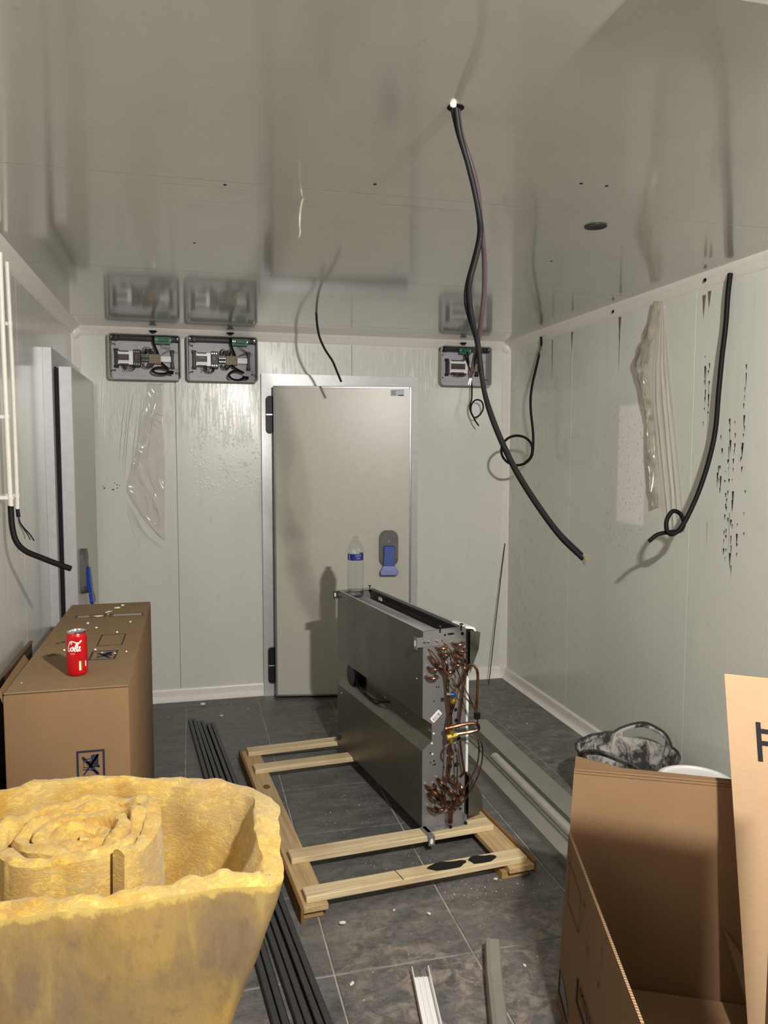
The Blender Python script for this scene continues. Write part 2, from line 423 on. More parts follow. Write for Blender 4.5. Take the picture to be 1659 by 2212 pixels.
wall_right = wall('wall_right', M_right, 'x', XR, -1, [.74, 1.86, 2.98, 4.10], YF, YB)
# coves between ceiling and walls (soft convex strip), corner coves, skirting coves
def cove_poly(s=.052):
    return [(0, 0), (s, 0), (s*.93, -.006), (s*.55, -s*.42), (s*.42, -s*.55), (.006, -s*.93), (0, -s)]
def trimmesh(name, b): return struct(mesh_obj(name, b, M_trim, smooth=True))
bm = B(); prism(bm, [(XL+p[0], H+p[1]) for p in cove_poly()], YF, YB, 'y'); trimmesh('trim_1', bm)
bm = B(); prism(bm, [(XR-p[0], H+p[1]) for p in cove_poly()], YF, YB, 'y'); trimmesh('trim_2', bm)
bm = B(); prism(bm, [(YB-p[0], H+p[1]) for p in cove_poly()], XL, XR, 'x'); trimmesh('trim_3', bm)
bm = B(); prism(bm, [(XR-p[0], YB+p[1]) for p in cove_poly(.046)], .0, H-.045, 'z'); trimmesh('trim_4', bm)
bm = B(); prism(bm, [(XL+p[0], YB+p[1]) for p in cove_poly(.046)], .0, H-.045, 'z'); trimmesh('trim_5', bm)
for i, (cx, sg) in enumerate(((XR, -1), (XL, 1))):
    bm = B(); bmesh.ops.create_icosphere(bm, subdivisions=3, radius=.053)
    for v in bm.verts:
        v.co = Vector((cx+sg*.012+v.co.x*.75, YB-.012+v.co.y*.75, H-.035+v.co.z*.85))
        v.co.x = min(max(v.co.x, XL+.0005), XR-.0005); v.co.y = min(v.co.y, YB-.0005); v.co.z = min(v.co.z, H-.0005)
    trimmesh('trim_%d' % (6+i), bm)
SK = [(0, 0), (.030, 0), (.030, .004), (.022, .010), (.014, .022), (.011, .035), (.011, .070), (.007, .079), (0, .080)]
bm = B(); prism(bm, [(YB-p[0], p[1]) for p in SK], XL, .449, 'x'); prism(bm, [(YB-p[0], p[1]) for p in SK], 1.492, XR, 'x')
struct(mesh_obj('baseboard_back', bm, M_trim))
bm = B(); prism(bm, [(XR-p[0], p[1]) for p in SK], YF, YB, 'y'); struct(mesh_obj('baseboard_right', bm, M_trim))
bm = B(); prism(bm, [(XL+p[0], p[1]) for p in SK], YF, 4.05, 'y'); struct(mesh_obj('baseboard_left', bm, M_trim))
# small fixings in the ceiling
for (x, y) in ((.11, 2.29), (.52, 2.18), (1.08, 2.03), (1.16, 2.03), (1.40, 2.86), (.03, 2.94)):
    bm = B(); disc(bm, (x, y, H-.0006), .005, 'z', 10, .001); mesh_obj('screw_hole', bm, M_hole, ceil)
bm = B(); lathe(bm, [(.034, 0), (.037, -.002), (.037, -.004), (.028, -.004), (.02, -.0015), (.004, -.001)], (1.327, 2.388, H), 28)
mesh_obj('round_recess', bm, M_dark, ceil, True)
bm = B(); disc(bm, (.579, 1.664, H-.0008), .019, 'z', 18, .0014); mesh_obj('cable_hole', bm, M_hole, ceil)
bm = B(); lathe(bm, [(.007, 0), (.007, -.006), (.003, -.009)], (.567, 1.646, H), 10); mesh_obj('foam_bead', bm, M_foam, ceil)
bm = B(); box(bm, .72, 2.0, 1.135, 1.158, H-.006, H-.0003, .002); o = mesh_obj('joint_strip', bm, M_white, ceil)
for (y, z) in ((2.887, 2.322), (3.617, 2.318)):
    bm = B(); disc(bm, (XR-.031, y, z), .008, 'x', 12, .004); o = mesh_obj('screw_hole', bm, M_hole, wall_right)
bm = B(); rs = random.Random(21)
for k in range(16):
    x0 = rs.uniform(-.1, .75); y0 = 2.30+rs.uniform(0, .22); L = rs.uniform(.05, .35); w_ = rs.uniform(.0004, .0010); dy = rs.uniform(-.02, .02)
    bm.faces.new([bm.verts.new(p) for p in ((x0, y0-w_, H-.0004), (x0+L, y0+dy-w_*.3, H-.0004), (x0+L, y0+dy+w_*.3, H-.0004), (x0, y0+w_, H-.0004))])
o = mesh_obj('scratch_mark', bm, M_trim, ceil); o['kind'] = 'stuff'
# glue marks on the wall by the cable: thin flat triangular flecks
bm = B(); rr = random.Random(3)
def fleck(y, z, w_, h_):
    a = bm.verts.new((XR-.0006, y-w_, z)); b_ = bm.verts.new((XR-.0006, y+w_, z)); c = bm.verts.new((XR-.0006, y+rr.uniform(-w_, w_)*.5, z-h_)); bm.faces.new((a, b_, c))
for (yc, z0, z1, nn) in ((2.655, 1.94, 1.60, 9), (2.735, 1.74, 1.12, 15), (2.705, 1.72, 1.10, 16), (2.75, 1.52, 1.14, 8), (2.80, 1.55, 1.45, 3), (2.905, 2.0, 1.70, 7), (2.88, 1.98, 1.72, 6), (2.66, 1.62, 1.50, 3), (2.675, 1.32, 1.15, 4), (2.785, 1.66, 1.4, 5), (2.63, 1.45, 1.2, 3)):
    for k in range(nn):
        z = z0+(z1-z0)*(k+rr.uniform(-.3, .3))/nn; q = rr.random(); fleck(yc+rr.uniform(-.006, .006), z, rr.uniform(.0018, .006), rr.uniform(.010, .03) if q < .75 else rr.uniform(.04, .075))
for (yc, z0, l) in ((2.735, 1.72, .28), (2.72, 1.35, .2), (2.9, 1.96, .2), (2.88, 1.9, .3), (2.86, 1.3, .12)): fleck(yc, z0, .0012, l)
o = mesh_obj('glue_mark', bm, M_inkblk, wall_right); o['kind'] = 'stuff'
bm = B()
for (y, z, l, w_) in ((2.93, 2.27, .10, .012), (2.895, 2.28, .075, .012), (3.60, 2.29, .13, .013), (4.11, 2.29, .12, .012), (3.60, 2.2, .2, .004), (4.36, 2.28, .25, .006)):
    a = bm.verts.new((XR-.0007, y-w_, z)); b_ = bm.verts.new((XR-.0007, y+w_, z)); c = bm.verts.new((XR-.0007, y, z-l)); bm.faces.new((a, b_, c))
o = mesh_obj('drip_stain', bm, plain('drip_brown', (118, 108, 92), .5), wall_right); o['kind'] = 'stuff'
bm = B()
for (x, z, w_) in ((-.52, 1.37, .012), (-.47, 1.36, .014), (-.44, 1.37, .006), (-.44, 1.39, .005), (-.455, 1.40, .004), (-.52, 1.385, .003), (-.425, 1.385, .004)):
    box(bm, x, x+w_, YB-.0012, YB-.0004, z, z+.006)
o = mesh_obj('glue_mark', bm, M_inkblk, wall_back); o['kind'] = 'stuff'
# ------------------------------------------------------------------ doors
def cold_door(name, loc, rotz, ajar, width=.875, htop=2.012, FW=1.041, trim=None):
    """local: x along the wall from hinge frame, y out of the wall (-y into room), z up. frame outer 1.04 x 2.094"""
    d = bpy.data.objects.new(name, None); COL.objects.link(d); d.location = loc; d.rotation_euler = (0, 0, rotz); d['kind'] = 'structure'
    FH, FT, D = 2.094, .080, .040
    bm = B(); prism(bm, [(0, 0), (FT, 0), (FT, FH-FT), (0, FH)], -D, -.0005, 'y'); mesh_obj('door_frame', bm, M_alu, d)
    bm = B(); prism(bm, [(FW, 0), (FW-FT, 0), (FW-FT, FH-FT), (FW, FH)], -D, -.0005, 'y'); mesh_obj('door_frame', bm, M_alu, d)
    bm = B(); prism(bm, [(0.0, FH), (FT, FH-FT), (FW-FT, FH-FT), (FW, FH)], -D, -.0005, 'y'); mesh_obj('door_frame', bm, M_alu, d)
    bm = B(); box(bm, FT, FW-FT, -.012, -.002, 0, FH-FT); mesh_obj('door_opening', bm, M_dark, d)
    # leaf frame: pivot at hinge edge
    pivot = Matrix.Translation((.078, -D-.012, 0)) @ Matrix.Rotation(-ajar, 4, 'Z')
    T = .070; z0 = .018
    bm = B(); box(bm, .012, width-.012, -T, -.012, z0+.012, htop-.012, M=pivot); leaf = mesh_obj('door_leaf', bm, M_leaf, d)
    bm = B()
    e = .014
    prof = lambda x0, x1, za, zb: box(bm, x0, x1, -T-.0015, -.010, za, zb, .003, M=pivot)
    prof(0, e, z0, htop); prof(width-e, width, z0, htop); prof(e, width-e, z0, z0+e); prof(e, width-e, htop-e, htop)
    mesh_obj('edge_trim', bm, trim or M_alud, leaf)
    bm = B(); box(bm, .01, width-.01, -.010, .008, z0+.004, htop-.008, M=pivot); mesh_obj('gasket', bm, M_rubber, leaf)
    # hinges straddle frame and leaf edge
    for zc in (1.835, .21):
        hb = B()
        prism(hb, [(x+.052, z) for x, z in rrect(-.026, .026, zc-.118, zc+.118, .024)], -D-.028, -D, 'y'); hg = mesh_obj('hinge', hb, M_black, d)
        hb = B(); box(hb, .027, .077, -D-.0295, -D-.02, zc-.004, zc+.002); mesh_obj('hinge_ring', hb, M_chrome, hg)
    # latch handle
    HX, HZ = .73, .985
    hb = B(); prism(hb, rrect(HX-.060, HX+.060, HZ-.118, HZ+.112, .045, 6), -T-.030, -T, 'y', M=pivot)
    bmesh.ops.bevel(hb, geom=[e_ for e_ in hb.edges if all(abs((pivot.inverted() @ v.co).y+T+.030) < 1e-4 for v in e_.verts)], offset=.010, segments=2, affect='EDGES')
    mesh_obj('latch_housing', hb, M_greyp, leaf, True)
    hb = B(); box(hb, HX-.0045, HX+.0045, -T-.034, -T-.028, HZ+.03, HZ+.055, .002, M=pivot); mesh_obj('key_cylinder', hb, M_chrome, leaf)
    hb = B()
    lev = [(HX-.036, HZ+.008), (HX-.036, HZ-.06), (HX-.034, HZ-.115), (HX-.058, HZ-.148), (HX-.056, HZ-.166), (HX-.047, HZ-.172), (HX+.047, HZ-.172), (HX+.056, HZ-.166), (HX+.058, HZ-.148), (HX+.034, HZ-.115), (HX+.036, HZ-.06), (HX+.036, HZ+.008), (HX+.026, HZ+.016), (HX-.026, HZ+.016)]
    prism(hb, lev, -T-.044, -T-.028, 'y', M=pivot)
    for v in hb.verts:
        q = pivot.inverted() @ v.co; k = max(0, (HZ-.06)-q.z)/.11; q.y -= .018*k; v.co = pivot @ q
    bmesh.ops.bevel(hb, geom=list(hb.edges), offset=.003, segments=1, affect='EDGES')
    mesh_obj('lever', hb, M_blue, leaf)
    hb = B(); [box(hb, HX-.03+q*.0075, HX-.0255+q*.0075, -T-.0585, -T-.056, HZ-.152, HZ-.146, M=pivot) for q in range(8)]; o_ = mesh_obj('lever_print', hb, M_lp, leaf); o_['kind'] = 'stuff'
    return d, leaf, pivot
d1, leaf1, pv1 = cold_door('door_1', (.449, YB, 0), 0, math.radians(10.4))
d2, leaf2, pv2 = cold_door('door_2', (XL, 5.018, 0), -PI/2, 0, FW=1.0, trim=M_alu)
d2.scale.y = -1   # mirrored: hinged at the far end
# label on door_1's leaf (small print; the square code is left out)
bm = B(); box(bm, .741, .826, -.0722, -.0716, 1.952, 1.992, M=pv1); st = mesh_obj('paper_label', bm, plain('label_paper', (205, 206, 214), .6), leaf1)
bm = B()
for k in range(6): box(bm, .745, .745+random.uniform(.025, .036), -.0727, -.0722, 1.983-k*.005, 1.985-k*.005, M=pv1)
box(bm, .79, .824, -.0727, -.0722, 1.954, 1.960, M=pv1); box(bm, .79, .80, -.0727, -.0722, 1.988, 1.991, M=pv1); box(bm, .813, .823, -.0727, -.0722, 1.988, 1.991, M=pv1)
mesh_obj('small_print', bm, M_ink, leaf1)

# ------------------------------------------------------------------ control boxes on the back wall
def control_box(label, x0, x1, z0, z1, big=True, seed=1):
    W, Hh, D, t = x1-x0, z1-z0, .095, .006
    rd = random.Random(seed)
    t_ = thing('control_box', label, 'control box', (x0, YB, z0), 0, 'open control boxes under the ceiling')
    U = lambda u: u*W
    V = lambda v: Hh*(1-v)
    # shell: back plate plus flared side walls
    bm = B(); box(bm, .012, W-.012, -.012, -.0006, .012, Hh-.012); mesh_obj('back_plate', bm, M_boxin, t_)
    bm = B()
    ro = rrect(0, W, 0, Hh, .022); ri = rrect(t, W-t, t, Hh-t, .018); ro2 = rrect(.008, W-.008, .008, Hh-.008, .018); ri2 = rrect(t+.008, W-t-.008, t+.008, Hh-t-.008, .014)
    n = len(ro)
    A = [bm.verts.new((p[0], -D, p[1])) for p in ro]; C = [bm.verts.new((p[0], -.001, p[1])) for p in ro2]
    E_ = [bm.verts.new((p[0], -D, p[1])) for p in ri]; F = [bm.verts.new((p[0], -.006, p[1])) for p in ri2]
    for i in range(n):
        j = (i+1) % n
        bm.faces.new((A[i], A[j], C[j], C[i])); bm.faces.new((E_[i], F[i], F[j], E_[j])); bm.faces.new((A[i], E_[i], E_[j], A[j])); bm.faces.new((C[i], C[j], F[j], F[i]))
    mesh_obj('shell', bm, M_boxg, t_, True)
    # raised fields, bosses
    bm = B()
    cols = ((.14, .34), (.38, .58), (.62, .84)) if big else ((.14, .5), (.55, .86))
    for a, b_ in cols:
        for c, d in ((.17, .36), (.70, .88)):
            bm = B(); box(bm, U(a), U(b_), -.0145, -.012, V(d), V(c), .0008); mesh_obj('raised_field', bm, M_boxin, t_)
    for u, v in ((.07, .31), (.07, .70), (.93, .36), (.93, .74), (.50, .26)):
        bm = B(); lathe(bm, [(.009, 0), (.009, .003), (.007, .003), (.006, .001)], n=14)
        bmesh.ops.rotate(bm, verts=bm.verts, cent=(0, 0, 0), matrix=Matrix.Rotation(PI/2, 3, 'X')); mesh_obj('boss', bm, M_boxg, t_, True, (U(u), -.012, V(v)))
    # hinge bar along the top
    bm = B(); box(bm, U(.02), U(.98), -.058, -.012, V(.135), V(.045), .004); mesh_obj('hinge_bar', bm, M_dkgrey, t_)
    bm = B(); box(bm, U(.13), U(.62), -.0615, -.058, V(.115), V(.075), .002); mesh_obj('bar_strip', bm, M_black, t_)
    for u in (.04, .11, .88, .955):
        bm = B(); box(bm, U(u)-.012, U(u)+.012, -.066, -.03, V(.145), V(.04), .003); lug = mesh_obj('hinge_lug', bm, M_black, t_)
    for u in (.045, .955):
        bm = B(); disc(bm, (U(u), -.0668, V(.075)), .0038, 'y', 10, .002); mesh_obj('screw', bm, M_chrome, t_)
    # circuit board
    a, b_ = (.635, .865) if big else (.37, .60)
    bm = B(); box(bm, U(a), U(b_), -.076, -.072, V(.20), V(.055)); pcb = mesh_obj('circuit_board', bm, M_green, t_)
    bm = B(); box(bm, U(a)+.022, U(b_)-.02, -.086, -.076, V(.155), V(.085), .002); mesh_obj('green_terminal', bm, plain('terminal_green', (12, 84, 44), .4), pcb)
    bm = B()
    for k in range(2 if big else 1):
        disc(bm, (U(a)+.006+.012*k, -.077, V(.11)), .0035, 'y', 8, .003); mesh_obj('solder_pad', bm, M_chrome, pcb); bm = B()
    disc(bm, (U(b_)-.006, -.077, V(.12)), .0035, 'y', 8, .003)
    mesh_obj('solder_pad', bm, M_chrome, pcb)
    zc = V(.52)
    k = 1.0 if big else 1.28   # module scale relative to the box width
    m0, m1 = (.125, .335) if big else (.20, .55)
    # DIN rail and its end brackets
    bm = B(); box(bm, U(m0-.02), U(.90 if big else .80), -.040, -.030, zc-.017, zc+.017, .001)
    mesh_obj('rail', bm, M_white, t_)
    for u in ((m0-.018), (.88 if big else .775)):
        bm = B(); box(bm, U(u)-.011, U(u)+.006, -.044, -.012, zc-.052, zc+.052, .002)
        box(bm, U(u)-.016, U(u)+.010, -.03, -.012, zc-.058, zc-.040, .002); box(bm, U(u)-.016, U(u)+.010, -.03, -.012, zc+.040, zc+.058, .002); mesh_obj('rail_bracket', bm, M_black, t_)
    # controller module
    bm = B(); hw = .041 if big else .043
    box(bm, U(m0), U(m1), -.066, -.040, zc-hw, zc+hw, .002); box(bm, U(m0)+.003, U(m1)-.022, -.078, -.064, zc-hw*.62, zc+hw*.62, .002)
    mod = mesh_obj('controller', bm, M_white, t_)
    bm = B(); box(bm, U(m0)+.003, U(m1)-.024, -.0795, -.0775, zc-hw*.42, zc+hw*.46, .001); dp = mesh_obj('display_panel', bm, M_dkgrey, mod)
    bm = B(); box(bm, U(m0)+.016, U(m1)-.038, -.0805, -.0792, zc+.001, zc+.012); mesh_obj('display', bm, M_red, mod)
    bm = B(); box(bm, U(m0)+.006, U(m1)-.026, -.069, -.065, zc-hw*1.02, zc-hw*.84, .001); mesh_obj('terminal_cover', bm, M_dkgrey, mod); bm = B(); box(bm, U(m0)+.006, U(m1)-.026, -.069, -.065, zc+hw*.84, zc+hw*1.02, .001); mesh_obj('terminal_cover', bm, M_dkgrey, mod)
    if big:
        bm = B(); box(bm, U(.337), U(.44), -.074, -.040, zc-.053, zc+.05, .003); rl = mesh_obj('relay', bm, M_black, t_)
        for q in range(3):
            for s_ in (-1, 1):
                bm = B(); disc(bm, (U(.352)+.0135*q, -.0745, zc+s_*.037), .0034, 'y', 8, .002); mesh_obj('screw', bm, M_chrome, rl)
        bm = B(); box(bm, U(.365), U(.395), -.0755, -.0735, zc-.004, zc+.020); mesh_obj('rocker', bm, M_red, rl)
        for q in range(5):
            bm = B(); box(bm, U(.446)+q*.0086, U(.446)+q*.0086+.0078, -.058, -.040, zc-.019, zc+.019, .001)
            tb = mesh_obj('terminal_block', bm, M_dkgrey, t_)
            bm = B(); disc(bm, (U(.446)+q*.0086+.004, -.0585, zc+.011), .0022, 'y', 6, .001); disc(bm, (U(.446)+q*.0086+.004, -.0585, zc-.011), .0022, 'y', 6, .001); mesh_obj('screw', bm, M_chrome, tb)
        for q in range(12):
            x = U(.553)+q*.0058; bm = B(); box(bm, x, x+.0049, -.062, -.040, zc-.03, zc+.026, .0008); box(bm, x, x+.0049, -.066, -.06, zc-.014, zc-.006); box(bm, x, x+.0049, -.066, -.06, zc+.006, zc+.014)
            mesh_obj('terminal', bm, M_beige, t_)
        wires = [(.60, .33, .012, M_dkgrey), (.57, .30, .012, M_redwire)]
    else:
        for q in range(4):
            x = U(.66)+q*.008; bm = B(); box(bm, x, x+.007, -.060, -.040, zc-.028, zc+.024, .0008); mesh_obj('terminal', bm, M_beige, t_)
    # wiring looms
    def loom(u0, u1, v0, v1, nn, mats, nm):
        for m_ in mats:
            bm = B()
            for q in range(nn):
                xa, xb = U(rd.uniform(u0, u1)), U(rd.uniform(u0, u1)); sgn = 1 if v1 > v0 else -1
                zz0 = V(v0); zz1 = V(v0+(v1-v0)*rd.uniform(.4, 1))
                tube(bm, [(xa, -.05, zz0), (xa+(xb-xa)*.2, -.062-rd.uniform(0, .02), zz1), (xb-(xb-xa)*.2, -.06-rd.uniform(0, .02), zz1+rd.uniform(-.006, .006)), (xb, -.05, zz0)], .0016, 5, 4)
            mesh_obj(nm, bm, m_, t_, True)
    if big:
        loom(.17, .40, .66, .80, 5, (M_redwire, M_black), 'wire_loom')
        loom(.44, .62, .62, .72, 4, (M_black, M_dkgrey), 'wire_loom')
        loom(.46, .66, .42, .30, 4, (M_black, M_redwire, M_dkgrey), 'wire_loom')
    else:
        loom(.22, .56, .68, .75, 5, (M_black, M_redwire), 'wire_loom'); loom(.40, .56, .37, .30, 2, (M_black,), 'wire_loom')
    # sensor leads from the board
    bm = B(); c = (a+b_)/2
    tube(bm, [(U(c-.02), -.074, V(.20)), (U(c+.01), -.07, V(.27)), (U(c+.1), -.05, V(.27 if seed == 1 else .36)), (U(.74 if big else .6), -.05, V(.40))], .0017, 5, 5)
    tube(bm, [(U(c), -.074, V(.20)), (U(c+.06), -.06, V(.30)), (U(c+.09), -.05, V(.33)), (U(.72 if big else .55), -.045, V(.43))], .0017, 5, 5)
    mesh_obj('sensor_lead', bm, M_dkgrey if seed != 1 else plain('lead_grey', (150, 150, 146), .5), t_, True)
    # corner clips
    for u, v, s_ in ((.03, .17, 1), (.03, .83, -1), (.97, .86, -1)):
        bm = B(); q = 1 if u < .5 else -1
        tube(bm, [(U(u)-q*.006, -.06, V(v)), (U(u)+q*.014, -.05, V(v+.05*s_)), (U(u)+q*.020, -.03, V(v+.03*s_)), (U(u)+q*.022, -.013, V(v+.07*s_))], .002, 5, 4); mesh_obj('lid_clip', bm, M_black, t_, True)
    # supply cable coming in from above
    gu = .615 if big else .47
    bm = B(); lathe(bm, [(.016, 0), (.016, .006), (.010, .006), (.010, .016), (.019, .016), (.024, .024)], (U(gu), -.05, Hh), 12); mesh_obj('cable_gland', bm, M_black, t_, True)
    if big:
        bm = B(); loopc = (.72, .79) if seed == 1 else (.70, .86)
        rx, rz = (.052, .020) if seed == 1 else (.050, .030)
        pts = [(U(gu), -.05, Hh+.01), (U(gu), -.07, V(.1)), (U(gu+.02), -.062, V(.25)), (U(gu+.06), -.052, V(.40)), (U(gu+.07), -.05, V(.52))]
        tube(bm, pts, .0065, 8, 6); mesh_obj('supply_cable', bm, M_cable, t_, True)
        bm = B(); st_ = (U(.72 if seed == 1 else .62), -.05, V(.60))
        pts = [st_, (U(.77 if seed == 1 else .66), -.07, V(.68))] + [(U(loopc[0])+rx*math.cos(th), -.082-.004*q, V(loopc[1])+rz*math.sin(th)) for q, th in enumerate([math.radians(z_) for z_ in (35, 90, 140, 190, 240, 290, 330)])]+[(U(loopc[0])+rx*1.25, -.10, V(loopc[1])-rz*.5)]
        tube(bm, pts, .0068, 8, 6); mesh_obj('cable_loop', bm, M_cable, t_, True)
        bm = B(); x_ = U(loopc[0])+rx*1.0; tube(bm, [(x_-.02, -.092, V(loopc[1])-rz*.35), (x_+.004, -.094, V(loopc[1])-rz*.45), (x_+.02, -.096, V(loopc[1])-rz*.55)], .0105, 8, 3); mesh_obj('tape_wrap', bm, M_black, t_, True)
    else:
        bm = B(); tube(bm, [(U(gu+.02), -.05, Hh+.01), (U(gu+.05), -.08, V(.15)), (U(gu+.08), -.075, V(.35)), (U(gu+.10), -.06, V(.45))], .005, 8, 6); mesh_obj('supply_cable', bm, M_cable, t_, True)
    return t_
control_box('grey open control box with tidy black cable loop, in the corner above the torn film', -.464, -.040, 2.032, 2.309, True, 1)
control_box('grey open control box beside the door frame, its wide cable loop hanging over the rim', -.006, .426, 2.033, 2.315, True, 2)
control_box('small grey open control box half hidden behind hanging ceiling cables', 1.632, 1.992, 2.042, 2.308, False, 3)

# ------------------------------------------------------------------ hanging cables
def cable(name, label, pts, r, mat, group=None, cat='cable', tips=None, k=6):
    o0 = Vector(pts[0]); t_ = thing(name, label, cat, o0, 0, group)
    bm = B(); tube(bm, [Vector(p)-o0 for p in pts], r, 9, k); mesh_obj('sheath', bm, mat, t_, True)
    if tips:
        if callable(r): r = r(1.0)
        d = (Vector(pts[-1])-Vector(pts[-2])).normalized(); e = Vector(pts[-1])-o0; s = d.cross(Vector((0, 1, 0))).normalized()
        for q, m_ in enumerate(tips):
            bm = B(); f = (q-(len(tips)-1)/2)*r*.7; tube(bm, [e-d*.004+s*f, e+d*.010+s*f*1.3, e+d*.019+s*f*1.8], r*.28, 6, 3); mesh_obj('conductor', bm, m_, t_, True)
    return t_
CA = [(0.579, 1.664, 2.354), (0.594, 1.678, 2.3), (0.618, 1.692, 2.247), (0.64, 1.706, 2.193), (0.659, 1.72, 2.136), (0.667, 1.733, 2.099), (0.661, 1.747, 2.049), (0.652, 1.761, 1.998), (0.657, 1.775, 1.958), (0.672, 1.789, 1.906), (0.691, 1.803, 1.858), (0.71, 1.817, 1.765), (0.734, 1.831, 1.697), (0.775, 1.844, 1.616), (0.827, 1.858, 1.533), (0.894, 1.872, 1.446), (0.963, 1.886, 1.369), (1.038, 1.9, 1.306)]
CP = [(0.584, 1.668, 2.354), (0.600, 1.685, 2.302), (0.629, 1.702, 2.25), (0.653, 1.719, 2.196), (0.668, 1.738, 2.14), (0.680, 1.752, 2.093), (0.691, 1.768, 2.044), (0.698, 1.786, 1.983), (0.698, 1.803, 1.92), (0.697, 1.822, 1.866), (0.694, 1.838, 1.823), (0.69, 1.85, 1.784)]
CD = [(0.68, 4.221, 2.352), (0.685, 4.226, 2.292), (0.699, 4.231, 2.223), (0.73, 4.236, 2.158), (0.772, 4.24, 2.097), (0.798, 4.245, 2.04), (0.823, 4.25, 1.985)]
CR = [(2.128, 2.74, 2.318), (2.122, 2.743, 2.227), (2.12, 2.746, 2.117), (2.11, 2.749, 1.987), (2.101, 2.751, 1.838), (2.094, 2.754, 1.687), (2.068, 2.757, 1.555), (2.031, 2.76, 1.44), (1.989, 2.763, 1.345), (1.96, 2.766, 1.294), (1.939, 2.769, 1.271), (1.915, 2.773, 1.262), (1.897, 2.777, 1.279), (1.898, 2.781, 1.317), (1.918, 2.784, 1.349), (1.941, 2.785, 1.356), (1.966, 2.784, 1.34), (1.978, 2.779, 1.305), (1.963, 2.783, 1.274), (1.92, 2.788, 1.269), (1.868, 2.797, 1.259), (1.831, 2.8, 1.232)]
CM = [(2.127, 4.47, 2.312), (2.127, 4.466, 2.262), (2.113, 4.462, 2.205), (2.088, 4.458, 2.104), (2.066, 4.454, 2.018), (2.054, 4.45, 1.932), (2.056, 4.447, 1.847), (2.066, 4.443, 1.761), (2.071, 4.439, 1.69), (2.068, 4.435, 1.609), (2.053, 4.431, 1.564), (2.013, 4.427, 1.53), (1.959, 4.423, 1.518), (1.905, 4.419, 1.53), (1.864, 4.415, 1.564), (1.848, 4.411, 1.609), (1.86, 4.407, 1.654), (1.895, 4.403, 1.687), (1.945, 4.4, 1.699), (1.996, 4.396, 1.688), (2.033, 4.392, 1.655), (2.042, 4.388, 1.609), (2.026, 4.384, 1.562), (1.991, 4.38, 1.533)]
CBx = [(1.801, 4.953, 2.25), (1.813, 4.94, 2.21), (1.832, 4.933, 2.15), (1.845, 4.928, 2.052), (1.844, 4.92, 2.008), (1.84, 4.912, 1.956), (1.829, 4.909, 1.921), (1.825, 4.906, 1.895), (1.831, 4.902, 1.865), (1.848, 4.898, 1.834), (1.865, 4.895, 1.831), (1.894, 4.892, 1.85), (1.914, 4.888, 1.891), (1.902, 4.884, 1.934), (1.868, 4.881, 1.947), (1.837, 4.878, 1.932), (1.822, 4.874, 1.902), (1.821, 4.87, 1.867), (1.834, 4.867, 1.837), (1.851, 4.864, 1.803), (1.873, 4.86, 1.773)]
cable('hanging_cable', 'long dark grey cable from the ceiling hole bending outward to a cut end', CA, .0062, M_cable, 'cables from the ceiling hole', tips=(M_chrome, M_chrome, M_brass))
def off(i, p):
    t = i/(len(CA)-1); s = .0125*min(1, max(0, (t-.5)*5)) if t > .5 else .010*math.sin(t*2*PI*1.5)
    return (p[0]+s*.35, p[1]+.012, p[2]+s*.8)
cable('hanging_cable', 'second long dark cable lying along the upper side of the bending one', [off(i, p) if i else (p[0]-.006, p[1]+.006, p[2]) for i, p in enumerate(CA)], .0058, M_cable, 'cables from the ceiling hole', tips=(M_chrome, M_chrome))
cable('hanging_cable', 'mauve sheathed cable from the ceiling hole ending short in front of the small control box', CP, lambda t: .0060 if t < .97 else .0045, M_purple, 'cables from the ceiling hole', tips=(M_white, M_white))
cable('hanging_cable', 'short thin black cable hanging from the ceiling in front of the closed door', CD, .0062, M_cable)
cable('hanging_cable', 'black cable from the cove beside glue marks, knotted in a small loop at its end', CR, lambda t: .0105-.002*t, M_cable)
cable('hanging_cable', 'thin black cable near the corner ending in a wide round loop', CM, .0078, M_cable)
cable('hanging_cable', 'thin black cable with a small ring dangling below the small control box', CBx, .0052, M_cable)
bm = B(); lathe(bm, [(.004, -.03), (.012, -.02), (.013, .0), (.011, .02), (.004, .03)], (0, 0, 0), 7); o = mesh_obj('tape_scrap', bm, M_film2, None, True, (2.12, 4.455, 2.225)); tag(o, 'dirty scrap of clear tape wound round the looped cable near the corner', 'tape')
# conduits on the wall
def conduit(label, pts, r, clips):
    o0 = Vector(pts[0]); t_ = thing('conduit', label, 'conduit', o0, 0, 'white conduits on the side wall')
    bm = B(); tube(bm, [Vector(p)-o0 for p in pts], r, 10, 3); mesh_obj('pipe', bm, M_pvc, t_, True)
    for z in clips:
        i = min(range(len(pts)), key=lambda q: abs(pts[q][2]-z)); x, y = pts[i][0], pts[i][1]
        bm = B(); tube(bm, [(x, y, z-.007), (x, y, z), (x, y, z+.007)], r*1.22, 10, 1)
        box(bm, XL+.0005, x-r*.5, y-.006, y+.006, z-.006, z+.006); box(bm, XL+.0005, XL+.012, y+.006, y+.034, z-.005, z+.005, .002)
        for v in bm.verts: v.co -= o0
        mesh_obj('clip', bm, M_pvc, t_, True)
    return t_
conduit('white conduit pipe on the side wall with the thick black cable below it', [(-.637, 3.03, 2.296), (-.637, 3.03, 2.177), (-.636, 3.03, 1.95), (-.634, 3.03, 1.72), (-.632, 3.03, 1.505), (-.630, 3.03, 1.375)], .0088, (1.72, 1.43))
conduit('white conduit pipe on the side wall with bare thin wires below it', [(-.644, 3.17, 2.296), (-.641, 3.17, 2.103), (-.638, 3.17, 1.9), (-.637, 3.17, 1.64), (-.637, 3.17, 1.379)], .0080, (2.07, 1.43))
s_ = .941
